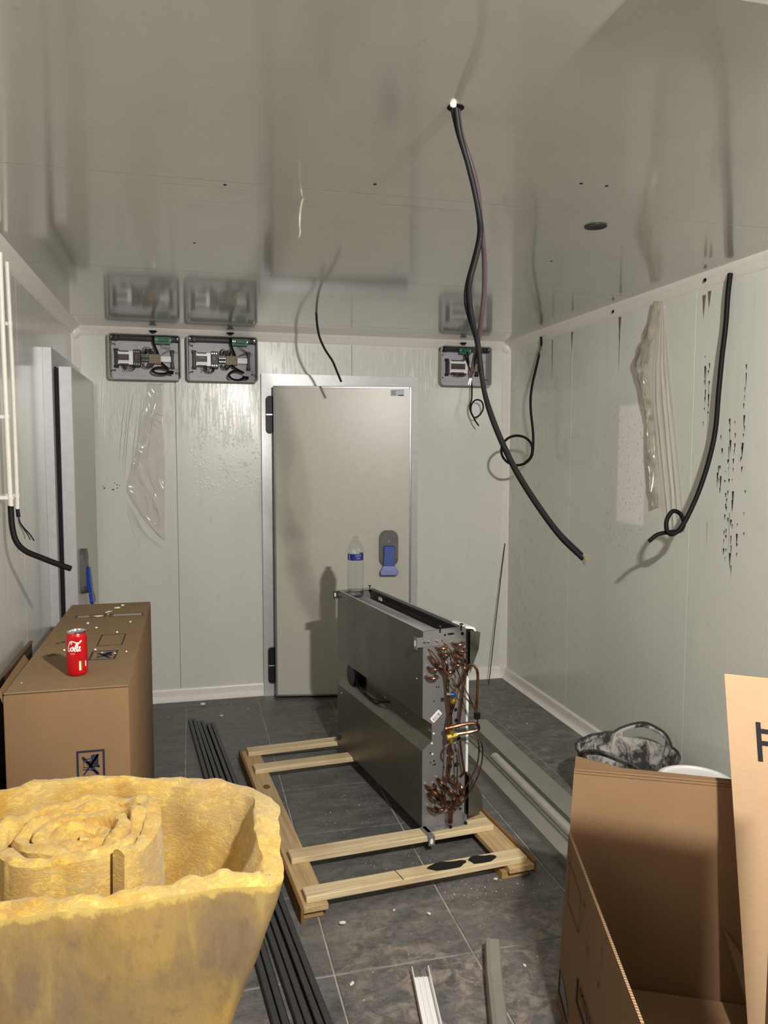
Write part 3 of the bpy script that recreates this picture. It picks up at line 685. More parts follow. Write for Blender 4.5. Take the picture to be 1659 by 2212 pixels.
cable('conduit_cable', 'thick black cable curving out of a white wall conduit toward the side door', [(-.630, 3.03, 1.40), (-.631, 3.03, 1.388), (-.626, 3.02, 1.321), (-.612, 3.01, 1.272), (-.581, 3.0, 1.238), (-.525, 2.985, 1.213), (-.470, 2.975, 1.19), (-.425, 2.965, 1.173)], .0105, M_rubber)
t_ = thing('wire_bundle', 'stripped thin wires fanning from the end of a white wall conduit', 'wire', (-.637, 3.17, 1.379))
bm = B(); tube(bm, [(0, 0, .02), (0, 0, 0), (.004, -.008, -.03)], .0072, 8, 3); mesh_obj('sheath', bm, M_cable, t_, True)
for q, (dx, m_) in enumerate(((-.012, plain('wire_grey', (120, 118, 110), .5)), (0, M_dkgrey), (.008, M_cable))):
    bm = B(); tube(bm, [(.003, -.008, -.025), (.010+dx*.3, -.02, -.052), (.026+dx*.6, -.03, -.076), (.04+dx, -.04, -.094), (.050+dx*1.6, -.045, -.110-.004*q)], .0026, 6, 4); mesh_obj('conductor', bm, m_, t_, True)

# ------------------------------------------------------------------ loose film on the walls
def film(name, label, mat, grid, parent=None):
    """grid: rows of points"""
    bm = B(); vs = [[bm.verts.new(p) for p in row] for row in grid]
    for a, b_ in zip(vs, vs[1:]):
        for i in range(len(a)-1): bm.faces.new((a[i], a[i+1], b_[i+1], b_[i]))
    o = mesh_obj(name, bm, mat, parent, True)
    sm = o.modifiers.new('thickness', 'SOLIDIFY'); sm.thickness = .0006
    tag(o, label, 'plastic film'); return o
rows = []; NR, NC = 60, 22
ledge = [(2.02, -.24), (1.95, -.25), (1.85, -.262), (1.75, -.285), (1.6, -.325), (1.45, -.365), (1.40, -.378), (1.355, -.380), (1.28, -.345), (1.2, -.295), (1.12, -.235), (1.06, -.18), (1.045, -.158)]
def lerp_tab(tab, z):
    for (z1, x1), (z2, x2) in zip(tab, tab[1:]):
        if z2 <= z <= z1: return x1+(x2-x1)*(z1-z)/(z1-z2)
    return tab[-1][1]
for i in range(NR+1):
    z = 2.02-(2.02-1.045)*i/NR; xl = lerp_tab(ledge, z); xr = -.155-.012*math.sin((z-1)*9)*.3; row = []
    for j in range(NC+1):
        f = j/NC; x = xl+(xr-xl)*f; h = .006*math.sin(PI*min(1, f*1.0))
        fold = noise.noise(Vector((x*9, z*3.0, 1.7)))
        rid = 1-abs(noise.noise(Vector((x*7+z*3, z*4.5-x*3, 4.2))))*7
        y = YB-.0035-.012*(1-f)**3-max(0, rid)*.010-abs(fold)*.008-.004*f
        row.append((x, y, z))
    rows.append(row)
FLAP = film('film_flap', 'torn crinkled clear film flap on the back wall under the corner control box', M_film, rows)
M_crease = N('film_crease').set(color=s2l((238, 236, 230)), rough=.12, alpha=.75, spec=.9)
# stretched creases of the film that still sticks, fanning from the tear
bm = B(); rr = random.Random(5)
for k in range(11):
    x0 = -.43+.018*k+rr.uniform(-.006, .006); z1 = rr.uniform(1.78, 2.0); z0 = z1-rr.uniform(.25, .5)
    tube(bm, [(x0+.05, YB-.0015, z1), (x0+.025, YB-.004, (z0+z1)/2), (x0, YB-.001, z0)], lambda t: .0003+.0026*math.sin(PI*t), 5, 5)
for k in range(7):
    x1 = -.36+.034*k; tube(bm, [(-.385+.006*k, YB-.0015, 1.31-.012*k), (-.385+(x1+.385)*.5, YB-.003, 1.2-.02*k), (x1+.03, YB-.001, 1.03-.012*k)], lambda t: .0003+.0016*math.sin(PI*t), 5, 5)
for pts_ in ([(-.205, 1.84), (-.17, 1.825), (-.155, 1.822)], [(-.215, 1.80), (-.18, 1.785), (-.16, 1.77)], [(-.225, 1.785), (-.2, 1.76), (-.19, 1.745)], [(-.26, 1.52), (-.235, 1.42), (-.215, 1.36), (-.225, 1.28), (-.19, 1.2), (-.195, 1.12)], [(-.275, 1.34), (-.255, 1.25), (-.262, 1.2)], [(-.31, 1.45), (-.29, 1.40), (-.265, 1.385)], [(-.36, 1.40), (-.33, 1.5), (-.29, 1.62), (-.262, 1.75), (-.24, 1.88)], [(-.345, 1.40), (-.315, 1.52), (-.28, 1.64)], [(-.378, 1.36), (-.3, 1.22), (-.2, 1.08), (-.16, 1.045)]):
    tube(bm, [(x, YB-.012, z) for x, z in pts_], lambda t: .0004+.0020*math.sin(PI*t), 5, 5)
o = mesh_obj('crease', bm, M_crease, FLAP, True); o['kind'] = 'stuff'
# right wall film: bunched strip hanging plus stretched sheet
cen = [(2.30, 3.245, 0.01), (2.22, 3.27, .02), (2.14, 3.31, .035), (2.06, 3.355, .05), (2.02, 3.375, .05), (1.96, 3.35, .032), (1.88, 3.325, .03), (1.80, 3.295, .016), (1.72, 3.275, .010), (1.62, 3.26, .016), (1.52, 3.25, .010), (1.42, 3.235, .006), (1.34, 3.21, .004)]
rows = []
for i in range(61):
    z = 2.30-.96*i/60; yc = lerp_tab([(c[0], c[1]) for c in cen], z); wd = lerp_tab([(c[0], c[2]) for c in cen], z); row = []
    for j in range(15):
        f = j/14-.5; y = yc+f*2*wd+noise.noise(Vector((f*3, z*10, 2)))*.012
        x = XR-.006-.030*(1-4*f*f)-abs(noise.noise(Vector((f*5, z*13, 7))))*.03*min(1, wd*30)
        row.append((x, y, z))
    rows.append(row)
film('film_strip', 'bunched strip of dirty film hanging peeled on the long wall', M_film2, rows)
rows = []
for i in range(41):
    z = 2.30-1.06*i/40; y0 = lerp_tab([(2.3, 3.24), (2.0, 3.30), (1.85, 3.29), (1.6, 3.24), (1.24, 3.16)], z); y1 = 3.225-.225*(2.30-z)/1.06
    row = []
    for j in range(25):
        f = j/24; y = y0+(y1-y0)*f; rid = math.sin(f*26+noise.noise(Vector((f*3, z*2, 0)))*3)
        row.append((XR-.002-.009*max(0, rid)*min(1, (2.32-z)*2)*math.sin(PI*f)**.5-(.003 if j == 24 else 0), y, z))
    rows.append(row)
film('film_sheet', 'clear film stretched in long pleats beside the peeled strip on the long wall', M_film, rows)
bm = B(); tube(bm, [(.016, .003, .0), (.010, 0, -.003), (.003, -.004, -.03), (0, 0, -.07), (.002, .004, -.10), (-.003, .002, -.115)], lambda t: .0012+.003*math.sin(PI*t), 6, 5)
o = mesh_obj('film_scrap', bm, M_film2, None, True, (.33, 2.35, H-.0005)); tag(o, 'thin scrap of white film dangling from the ceiling above the control boxes', 'plastic film')
# thin rod leaning in the corner
bm = B(); tube(bm, [(1.978, 4.887, 0.002), (2.05, 4.938, .48), (2.122, 4.978, .965)], .0032, 7, 2); o = mesh_obj('thin_rod', bm, M_dark, None, True); tag(o, 'thin metal rod leaning in the far corner beside the door', 'rod')

# ------------------------------------------------------------------ closed carton with a drink can
CX0, CX1, CY0, CY1, CZ = -.512, -.180, 2.275, 3.555, .93
t_ = thing('cardboard_carton', 'tall closed brown carton with crossed trolley mark, a red drink can standing on it', 'box', (CX0, CY0, 0))
W, Dp = CX1-CX0, CY1-CY0
bm = B(); box(bm, 0, W, 0, Dp, 0, CZ-.006, .006, 2); body = mesh_obj('body', bm, M_card, t_, True)
bm = B(); box(bm, .002, W-.001, .002, Dp-.003, CZ-.0055, CZ, .002); lid = mesh_obj('top_flap', bm, card_mat('cardboard_top', (140, 116, 86)), t_)
bm = B(); prism(bm, [(-.003, CZ-.03), (-.010, CZ-.006), (-.012, CZ+.004), (-.008, CZ+.005), (-.004, CZ-.004), (.001, CZ-.03)], .01, .41, 'y')
for v in bm.verts: v.co.x -= .012*(v.co.y/.4) if v.co.z > CZ-.01 else 0
mesh_obj('side_flap', bm, M_card, t_)
bm = B(); box(bm, W-.0005, W+.0012, .004, Dp-.004, CZ-.26, CZ-.256); mesh_obj('seam', bm, M_cardedge, t_); bm = B(); box(bm, W-.0005, W+.0012, .004, Dp-.004, .16, .164); mesh_obj('seam', bm, M_cardedge, t_)
def line_rect(bm, x0, x1, z0, z1, t, put):
    for a, b_, c, d in ((x0, x1, z0, z0+t), (x0, x1, z1-t, z1), (x0, x0+t, z0+t, z1-t), (x1-t, x1, z0+t, z1-t)): put(bm, [(a, c), (b_, c), (b_, d), (a, d)])
def trolley(bm, put, ox, oz, s, sz=1.):
    """crossed-out hand truck mark, about 1 x 1"""
    q = lambda pts: put(bm, [(ox+x*s, oz+z*s*sz) for x, z in pts])
    q([(.52, .38), (.84, .40), (.83, .96), (.52, .93)])                      # load
    q([(.30, .66), (.52, .70), (.52, .42), (.44, .40), (.40, .58), (.30, .62)])
    q([(.12, .86), (.16, .90), (.22, .88), (.86, .12), (.84, .04), (.74, .05), (.12, .80)])   # cross bar
    q([(.14, .08), (.22, .08), (.88, .92), (.84, .97), (.78, .95)])
    q([(.18, .40), (.20, .40), (.20, .76), (.18, .76)]); q([(.18, .74), (.5, .77), (.5, .80), (.18, .77)]); q([(.20, .40), (.48, .36), (.48, .39), (.20, .43)])
    q([(.14, .32), (.62, .24), (.78, .10), (.82, .12), (.66, .28), (.14, .35)])
    ring = [(.84+.055*math.cos(t), .42+.055*math.sin(t)) for t in [k*PI/6 for k in range(12)]]; q(ring)
def put_front(bm, pts): prism(bm, pts, -.0009, .0002, 'y')
bm = B(); fx, fz = .186, .664     # mark on the front face
line_rect(bm, fx, fx+.076, fz, fz+.085, .0058, put_front); mesh_obj('mark_frame', bm, M_ink, t_)
bm = B(); trolley(bm, put_front, fx+.007, fz+.008, .062, 1.08); mesh_obj('trolley_mark', bm, M_ink, t_)
def put_top(bm, pts): prism(bm, pts, CZ-.0002, CZ+.0006, 'z')
bm = B(); line_rect(bm, .185, .268, .305, .420, .006, put_top); mesh_obj('mark_frame', bm, M_ink, t_)
bm = B(); trolley(bm, put_top, .196, .318, .066, 1.3); mesh_obj('trolley_mark', bm, M_ink, t_)
bm = B(); line_rect(bm, .190, .275, .492, .662, .0042, put_top); mesh_obj('print_box', bm, M_inkblk, t_)
bm = B(); line_rect(bm, .055, .17, .985, 1.035, .004, put_top); mesh_obj('print_box', bm, M_inkblk, t_); bm = B(); line_rect(bm, .185, .315, .985, 1.035, .004, put_top); mesh_obj('print_box', bm, M_inkblk, t_)
bm = B()
for x0, x1 in ((.064, .105), (.20, .309)):
    bm = B(); put_top(bm, [(x0, .992), (x1, .992), (x1, 1.028), (x0, 1.028)]); mesh_obj('clear_window', bm, plain('tape_grey', (164, 154, 142), .4), t_)
bm = B()
for a, b_ in ((.39, .05), (.405, .06), (.56, .05), (.572, .065)): put_top(bm, [(b_, a), (b_+.012, a), (b_+.012, a+.012), (b_, a+.012)])
put_top(bm, [(.06, .398), (.082, .398), (.082, .401), (.06, .401)]); put_top(bm, [(.06, .585), (.082, .585), (.082, .588), (.06, .588)]); mesh_obj('registration_mark', bm, M_inkblk, t_)
# drink can
CANX, CANY = -.337, 2.425
t_ = thing('drink_can', 'slim red drink can with white script standing on the closed carton', 'can', (CANX, CANY, CZ+.0005), math.radians(7)); t_.scale = (1.03, 1.03, .925)
bm = B(); lathe(bm, [(.0215, 0), (.0235, .001), (.0265, .005), (.0288, .010), (.0290, .014), (.0290, .126), (.0285, .130), (.0255, .138)], n=40, capt=False); mesh_obj('body', bm, M_canred, t_, True)
bm = B(); lathe(bm, [(.0255, .138), (.0262, .1405), (.0262, .1435), (.0250, .1445), (.0238, .143), (.0232, .1375), (.004, .1378)], n=36, capb=False); mesh_obj('lid', bm, M_chrome, t_, True)
bm = B(); prism(bm, rrect(-.006, .020, -.008, .008, .0075, 5), .1388, .1402, 'z', M=Matrix.Translation((.004, .004, .0)) @ Matrix.Rotation(-.03, 4, 'Y')); mesh_obj('pull_tab', bm, M_chrome, t_)
def wrap(o, R):
    for v in o.data.vertices:   # bend flat lettering round the can
        a = v.co.x/R; rr_ = R+v.co.z; v.co = Vector((rr_*math.sin(a), -rr_*math.cos(a), v.co.y))
M_canw = plain('can_white', (250, 238, 234), .35, var=.02)
def script_strokes():
    """hand-written word drawn as tubes: C o l a with the long swash"""
    b = B(); S = .0205
    def st(pts, r0_=.0012, r1_=None, ax=.0, thick=lambda t: 1.):
        P = [Vector((x*S*.98, y*S, 0)) for x, y in pts]; tube(b, P, lambda t: r0_*thick(t), 6, 6)
    bulge = lambda t: .55+.75*math.sin(PI*t)
    st([(-.55, .62), (-.42, .78), (-.34, .92), (-.44, 1.04), (-.66, .92), (-.9, .5), (-1.02, .0), (-.98, -.35), (-.86, -.42), (-.70, -.25), (-.62, .0), (-.66, .12), (-.78, .06)], .0012, thick=bulge)
    st([(-.86, .86), (-.55, 1.18), (-.15, 1.16), (.25, .95), (.48, .86), (.72, .96), (.95, 1.22), (.90, 1.26), (.70, 1.14)], .0014, thick=bulge)
    st([(-.30, .32), (-.46, .18), (-.54, -.12), (-.46, -.34), (-.34, -.32), (-.20, -.1), (-.16, .16), (-.24, .32), (-.34, .2), (-.20, .08), (-.02, .06)], .0014, thick=bulge)
    st([(.10, -.05), (.30, .30), (.50, .80), (.46, .98), (.34, .86), (.12, .35), (-.02, -.08), (.0, -.36), (.14, -.34), (.28, -.12)], .0015, thick=bulge)
    st([(.70, .30), (.54, .34), (.38, .12), (.32, -.18), (.42, -.36), (.56, -.2), (.72, .18), (.78, .36), (.66, .02), (.62, -.30), (.76, -.34), (.88, -.16)], .0015, thick=bulge)
    for v in b.verts: v.co.z = v.co.z*.15+.0002
    return b
o = mesh_obj('script_lettering', script_strokes(), M_canw, t_)
for v in o.data.vertices: v.co.y += .0905
wrap(o, .0290); o.rotation_euler = (0, 0, math.radians(-12))
o = text('small_lettering', 'GOÛT', .0048, M_canw, t_, (0, 0, 0), (0, 0, 0), .0001)
for v in o.data.vertices: v.co.y += .0745; v.co.x -= .006
wrap(o, .0291); o.rotation_euler = (0, 0, math.radians(-12))
bm = B(); prism(bm, [(.003, .020), (.0085, .020), (.0085, .050), (.003, .050)], 0, .0002, 'z'); bmesh.ops.subdivide_edges(bm, edges=list(bm.edges), cuts=3); o = mesh_obj('print_panel', bm, plain('can_panel', (226, 224, 200), .4), t_); wrap(o, .0290); o.rotation_euler = (0, 0, math.radians(4))
bm = B(); prism(bm, [(.0088, .020), (.0115, .020), (.0115, .050), (.0088, .050)], 0, .0002, 'z'); o = mesh_obj('print_panel', bm, plain('can_olive', (120, 116, 60), .4), t_); wrap(o, .0290); o.rotation_euler = (0, 0, math.radians(4))
bm = B(); prism(bm, [(.024, .03), (.028, .03), (.028, .048), (.024, .048)], 0, .0002, 'z'); o = mesh_obj('print_panel', bm, M_canw, t_); wrap(o, .0290)
# foam crumbs on the carton top
def crumb(label, x, y, z, r, sx=1., sy=1., sz=.6, group=None, name='foam_crumb', seed=0, rot=0):
    bm = B(); bmesh.ops.create_icosphere(bm, subdivisions=1, radius=r)
    for v in bm.verts:
        k = 1+.35*noise.noise(v.co*40/max(r, .001)*.02+Vector((seed, 0, 0))); v.co = Vector((v.co.x*sx*k, v.co.y*sy*k, v.co.z*sz*k))
    zmin = min(v.co.z for v in bm.verts); bmesh.ops.rotate(bm, verts=bm.verts, cent=(0, 0, 0), matrix=Matrix.Rotation(rot, 3, 'Z'))
    o = mesh_obj(name, bm, M_foam, None, True, (x, y, z-zmin)); return tag(o, label, 'foam', group)
crumb('largest flat white foam smear on the closed carton', -.367, 3.27, CZ+.0007, .019, 1.15, .8, .12, 'foam bits on the carton', seed=1, rot=.1)
crumb('narrow pale foam smear joining two thicker ones on the carton', -.338, 3.35, CZ+.0007, .017, 1.3, .5, .12, 'foam bits on the carton', seed=2, rot=.9)
crumb('thick white foam lump at the far end of the carton smear', -.310, 3.42, CZ+.0007, .013, 1.1, .9, .3, 'foam bits on the carton', seed=3, rot=.8)
crumb('farthest tapered white foam bit on the closed carton', -.292, 3.475, CZ+.0007, .009, 1.0, 1.6, .4, 'foam bits on the carton', seed=4)
pts = [(-.393, 3.13), (-.352, 3.045), (-.236, 3.12), (-.270, 2.95), (-.318, 2.705), (-.418, 2.72), (-.292, 2.66), (-.25, 2.64), (-.215, 2.655), (-.335, 3.3), (-.395, 2.93), (-.48, 2.36)]
for i, (x, y) in enumerate(pts):
    if CX0+.01 < x < CX1-.01: crumb('tiny white foam crumb scattered on top of the closed carton', x, y, CZ+.0007, (.0055, .005, .0045, .0045, .0045, .0045, .0035, .0035, .0035, .003, .0025, .0025)[i], 1, 1, .8, 'foam crumbs on the carton', seed=i+9)
# board leaning by the side wall
t_ = thing('brown_board', 'dark brown board standing upright against the side wall beyond the carton', 'board', (XL+.012, 2.0, 0))
bm = B(); box(bm, .002, .010, 0, 1.44, 0, .80, .001); mesh_obj('sheet', bm, M_hard, t_)
bm = B(); box(bm, .0005, .013, 0, 1.44, .80, .808, .001); mesh_obj('edge_strip', bm, M_cardedge, t_)
bm = B(); disc(bm, (.0103, 1.40, .755), .006, 'x', 10, .001); mesh_obj('knot_hole', bm, M_hole, t_); bm = B(); disc(bm, (.0103, 1.405, .73), .007, 'x', 10, .001); mesh_obj('knot_hole', bm, M_hole, t_)

# ------------------------------------------------------------------ glass wool roll
def ribbon(path_top, path_bot, z_top, th, nz=14, amp=.012, seed=0, ns=None, zfun=None, crumple=0.):
    """thick standing sheet following a plan path; outer side = right of travel; returns bm with material 0 = wool, 1 = facing"""
    T = catmull([(p[0], p[1], 0) for p in path_top], 10); Bt = catmull([(p[0], p[1], 0) for p in path_bot], 10); bm = B(); rings = []; n = len(T)
    for i in range(n):
        d = (T[min(i+1, n-1)]-T[max(i-1, 0)]).normalized(); nr = Vector((d.y, -d.x, 0)); s = i/(n-1)
        zt = z_top if zfun is None else zfun(s, T[i]); ring = []
        def pt(f, off_, sd):
            c = Bt[i].lerp(T[i], f); p = c+nr*off_; p.z = f*zt
            k = noise.noise(Vector((p.x*9+seed, p.y*9, p.z*7)))*amp+noise.noise(Vector((p.x*34, p.y*34+seed, p.z*26)))*amp*.45
            if crumple and sd: k = min(k, .004)-(.5+.9*noise.noise(Vector((p.x*7+p.z*3, p.y*7+seed, p.z*4))))**2*crumple*.55
            return p+nr*k
        for q in range(nz+1): ring.append(pt(q/nz, th/2, 0))
        for q in range(1, 4):
            a = PI*q/4; p = pt(1.0, th/2*math.cos(a), 1); p.z += math.sin(a)*th*.28+noise.noise(Vector((p.x*30, p.y*30, seed)))*.010+noise.noise(Vector((p.x*80, p.y*80, seed)))*.005; ring.append(p)
        for q in range(nz, -1, -1): ring.append(pt(q/nz, -th/2, 1))
        rings.append([bm.verts.new(p) for p in ring])
    m_ = len(rings[0])
    for A, C in zip(rings, rings[1:]):
        for q in range(m_-1):
            f = bm.faces.new((A[q], A[q+1], C[q+1], C[q])); f.material_index = 1 if q < nz else 0
        bm.faces.new((A[m_-1], A[0], C[0], C[m_-1]))
    bm.faces.new(rings[0]); bm.faces.new(rings[-1][::-1])
    return bm
t_ = thing('insulation_roll', 'unrolling yellow glass wool roll standing on end in front of the carton', 'insulation', (-.24, 1.67, 0))
O = Vector((-.24, 1.67))
top = [(-.625, 1.415), (-.54, 1.411), (-.45, 1.408), (-.33, 1.402), (-.2, 1.398), (-.08, 1.40), (.03, 1.408), (.10, 1.402), (.138, 1.398), (.146, 1.43), (.150, 1.50), (.158, 1.60), (.160, 1.68), (.125, 1.755), (.035, 1.825), (-.09, 1.872), (-.245, 1.915), (-.37, 1.915), (-.47, 1.87), (-.53, 1.79), (-.55, 1.69)]
def shrink(p):
    x, y = p; k = max(0, min(1, (x+.25)/.40)); return (x-.30*k*k, y+.02*k)
bot = [shrink(p) for p in top]
rel = lambda P: [(p[0]-O.x, p[1]-O.y) for p in P]
zf = lambda s, p: .795 if s < .36 else (.795+.0*s if s < .5 else .80+.01*math.sin((s-.5)*2*PI))
mesh_obj('outer_wrap', ribbon(rel(top), rel(bot), .795, .036, 16, .010, 2.3, zfun=zf, crumple=.075), [M_wool, M_facing], t_, True)
# rolled core: layers as separate turns of one continuous spiral
sp = []; turns = 4.4; nn = 110
for i in range(nn+1):
    f = i/nn; th = -1.0+f*turns*2*PI; R = .158-.140*f; wob = 1+.035*math.sin(th*2.0+1)+.10*noise.noise(Vector((math.cos(th)*1.6, math.sin(th)*1.6, f*3)))
    sp.append((math.cos(th)*R*wob*1.04, math.sin(th)*R*wob*.98+.005))
lead = [(.118, .012), (.150, .022), (.166, -.015), (.150, -.075)]
sp2 = sp[::2]
bm = ribbon(sp2, sp2, .80, .029, 7, .006, 8.1, zfun=lambda s, p: .800+.022*noise.noise(Vector((p.x*14, p.y*14, s*9)))-.05*max(0, s-.45), crumple=.012)
core = mesh_obj('rolled_core', bm, [M_wool, M_wool], t_, True)

# ------------------------------------------------------------------ black trim lengths on the floor
def trim_len(label, x0, y0, x1, y1):
    L = math.hypot(x1-x0, y1-y0); a = math.atan2(y1-y0, x1-x0)
    t_ = thing('trim_length', label, 'trim', (x0, y0, 0), a, 'black trim lengths on the floor')
    # local x along the length, y to the left; profile in (y,z): two flat ribs, groove between, thin skirt
    def rib(ya, yb, nm):
        b = B(); prism(b, [(ya, .0008), (yb, .0008), (yb, .021), (yb-.002, .023), (ya+.002, .023), (ya, .021)], 0, L, 'x'); mesh_obj(nm, b, M_strip, t_)
    rib(-.019, 0, 'rib'); rib(-.0425, -.0235, 'rib')
    b = B(); box(b, 0, L, -.024, -.018, .0008, .010); mesh_obj('groove', b, M_rubber, t_)
    b = B(); prism(b, [(-.0425, .0008), (-.0425, .016), (-.049, .004), (-.049, .0008)], .01, L-.01, 'x'); mesh_obj('skirt', b, M_rubber, t_)
M_strip = plain('black_trim', (66, 66, 67), .5, .1, var=.06)
trim_len('black twin-ribbed trim length on the floor, closest of three to the carton', .222, 1.75, -.034, 4.60)
trim_len('black twin-ribbed trim length on the floor, middle of three', .2865, 1.75, .014, 4.55)
trim_len('black twin-ribbed trim length on the floor, closest of three to the pallet', .338, 1.75, .070, 4.50)

# ------------------------------------------------------------------ pallet
PA = math.radians(4.6)
t_ = thing('pallet', 'pale pine pallet frame under the cooling unit, one slat scorched black', 'pallet', (.338, 2.485, 0), PA)
PW, PL = .915, 1.475
def plank(nm, x0, x1, y0, y1, z0, z1, mat, bev=.002):
    b = B(); box(b, x0, x1, y0, y1, z0, z1, bev); return mesh_obj(nm, b, mat, t_)
for x0 in (.012, .060): pass
plank('foot', .016, .086, .03, .12, 0, .030, M_woodf); plank('foot', .016, .086, .70, .80, 0, .030, M_woodf); plank('foot', .016, .086, PL-.12, PL-.03, 0, .030, M_woodf)
plank('foot', .775, .885, .035, .125, 0, .030, M_woodf); plank('foot', .775, .885, .70, .80, 0, .030, M_woodf); plank('foot', .775, .885, PL-.12, PL-.03, 0, .030, M_woodf)
plank('runner', .012, .100, .012, PL-.01, .030, .052, M_woody); plank('runner', .795, .898, .012, PL-.01, .030, .052, M_woody)
plank('side_board', 0, .0115, 0, PL, .0, .058, M_woodb); plank('side_board', .8985, .912, .02, PL-.6, .012, .060, M_woodb)
b = B(); disc(b, (.062, 1.0, .0524), .016, 'z', 16, .0008, .024); mesh_obj('knot', b, plain('knot_brown', (120, 88, 50), .7), t_)
SL = .0765
for y0, y1, xa, xb in ((.030, .098, .026, .878), (.292, .365, .030, .870), (1.150, 1.222, .034, .872), (1.378, 1.448, .036, .872)):
    o = plank('slat', xa, xb, y0, y1, .0525, SL, M_woodx, .0025)
    if y0 == .030:
        for q, (xc, rx) in enumerate(((.565, .075), (.705, .055))):
            b = B(); pts = [(xc+rx*(1+.16*math.sin(6*PI*k/18+q))*math.cos(2*PI*k/18), .064+.030*(1+.2*math.sin(8*PI*k/18))*math.sin(2*PI*k/18)) for k in range(18)]
            prism(b, pts, SL-.002, SL+.0006, 'z')
            for v in b.verts: v.co.y = min(max(v.co.y, y0+.010), y1+.0006)
            mesh_obj('scorch_mark', b, M_char, o)
        b = B(); prism(b, [(.378, y0-.0006), (.381, y0-.0006), (.372, y1), (.369, y1)], SL-.001, SL+.0004, 'z'); mesh_obj('saw_cut', b, M_hole, o)

# ------------------------------------------------------------------ cooling unit standing on the slats
UA = math.radians(9.2)
t_ = thing('cooling_unit', 'grey ceiling evaporator unit stood on its side on the pallet, copper coils exposed', 'cooling unit', (.889, 2.895, SL+.0005), UA)
UW, UL, UH = .195, 1.0, .809
ZA, ZB, ZC, ZD, REC = .316, .355, .424, .455, .042
def part(nm, b, mat, smooth=False, parent=None): return mesh_obj(nm, b, mat, parent or t_, smooth)
b = B(); box(b, 0, .0016, .002, UL-.002, ZD, UH-.001); part('upper_panel', b, M_unit); b = B(); box(b, 0, .012, .002, UL-.002, UH-.0022, UH+.0002, .0006); part('top_rim', b, M_rim)
b = B(); prism(b, [(0, 0), (.0016, 0), (.0016, ZA), (REC, ZB-.002), (REC, ZB), (0, ZA+.001)], .002, UL-.002, 'y'); part('lower_panel', b, M_unit)
b = B(); prism(b, [(REC, ZB), (REC+.0016, ZB), (REC+.0016, ZC), (.0016, ZD-.001), (.0, ZD), (REC, ZC+.001)], .002, .70, 'y'); rp = part('recess_panel', b, M_unit)
for v_ in (.015, .24, .47):
    b = B(); prism(b, rrect(v_-.012, v_+.012, ZB+.035, ZB+.043, .0035, 3), REC-.002, REC+.0005, 'x'); mesh_obj('pressed_slot', b, M_chrome, rp)
# fan seen through the far end of the recess
b = B(); lathe(b, [(.055, 0), (.062, .01), (.062, .05), (.05, .062), (.02, .066)], n=22); bmesh.ops.rotate(b, verts=b.verts, cent=(0, 0, 0), matrix=Matrix.Rotation(PI/2, 3, 'Y'))
for v in b.verts: v.co += Vector((REC-.02, .87, .395))
fan = part('fan_motor', b, M_black, True)
for q in range(5):
    b = B(); a = q*2*PI/5; prism(b, [(.06*math.cos(a), .06*math.sin(a)), (.13*math.cos(a+.1), .13*math.sin(a+.1)), (.125*math.cos(a+.75), .125*math.sin(a+.75)), (.06*math.cos(a+.5), .06*math.sin(a+.5))], -.002, .002, 'x', M=Matrix.Translation((REC+.075, .87, .395)) @ Matrix.Rotation(.3, 4, 'Y')); mesh_obj('blade', b, M_dark, fan)
for k_, (dz, dv) in enumerate(((0, 0), (-.028, .01))):
    b = B(); tube(b, [(REC-.02, .80, .40), (REC-.024, .74, .375+dz*.6), (REC-.028, .62, .362+dz*.25), (REC-.024, .52, .368+dz*.4), (REC-.012, .46, .378), (REC+.001, .42, .388)], .0036, 7, 5); part('fan_cable', b, M_rubber, True)
# end plates
prof = [(0, 0), (0, ZA), (REC, ZB), (REC, ZC), (0, ZD), (0, UH-.012), (.004, UH), (UW-.004, UH), (UW, UH-.012), (UW, 0)]
b = B(); prism(b, prof, -.0015, .0015, 'y'); ep = part('end_plate', b, M_plate)
b = B(); prism(b, [(0, 0), (0, ZA-.02), (UW, ZA-.02), (UW, 0)], UL-.0015, UL+.0015, 'y'); prism(b, [(0, UH-.01), (UW, UH-.01), (UW, ZD), (0, ZD)], UL-.0015, UL+.0015, 'y'); prism(b, [(.12, ZA-.02), (.12, ZD), (UW, ZD), (UW, ZA-.02)], UL-.0015, UL+.0015, 'y'); part('end_plate', b, M_plate)
b = B(); box(b, .002, UW-.002, -.0015, .012, UH-.002, UH, .0006); part('top_lip', b, M_plate); b = B(); box(b, .002, UW-.002, UL-.03, UL, UH-.002, UH, .0006); part('top_lip', b, M_plate)
def hole(u, z, r, rz=None, mat=M_hole):
    b = B(); disc(b, (u, -.0018, z), r, 'y', 12, .0008, rz); mesh_obj('punched_hole', b, mat, ep)
for u, z, r, rz in ((.098, .785, .0045, None), (.125, .787, .017, .0045), (.178, .783, .007, None), (.113, .593, .009, None), (.150, .470, .008, None), (.152, .425, .008, None), (.165, .348, .009, None), (.156, .238, .011, None), (.125, .236, .010, None),
                    (.062, .575, .003, None), (.071, .575, .003, None), (.05, .518, .003, None), (.09, .522, .003, None), (.052, .27, .004, None), (.058, .255, .004, None), (.05, .254, .003, None), (.036, .265, .003, None), (.098, .235, .0035, None), (.15, .30, .0035, None), (.035, .305, .003, None), (.128, .043, .016, .0045), (.176, .046, .006, None), (.02, .09, .004, None)):
    hole(u, z, r, rz)
for u, z in ((.042, .345), (.05, .385), (.045, .30), (.16, .395)):
    b = B(); disc(b, (u, -.0019, z), .0045, 'y', 8, .0008); mesh_obj('pinhole_light', b, M_white, ep)
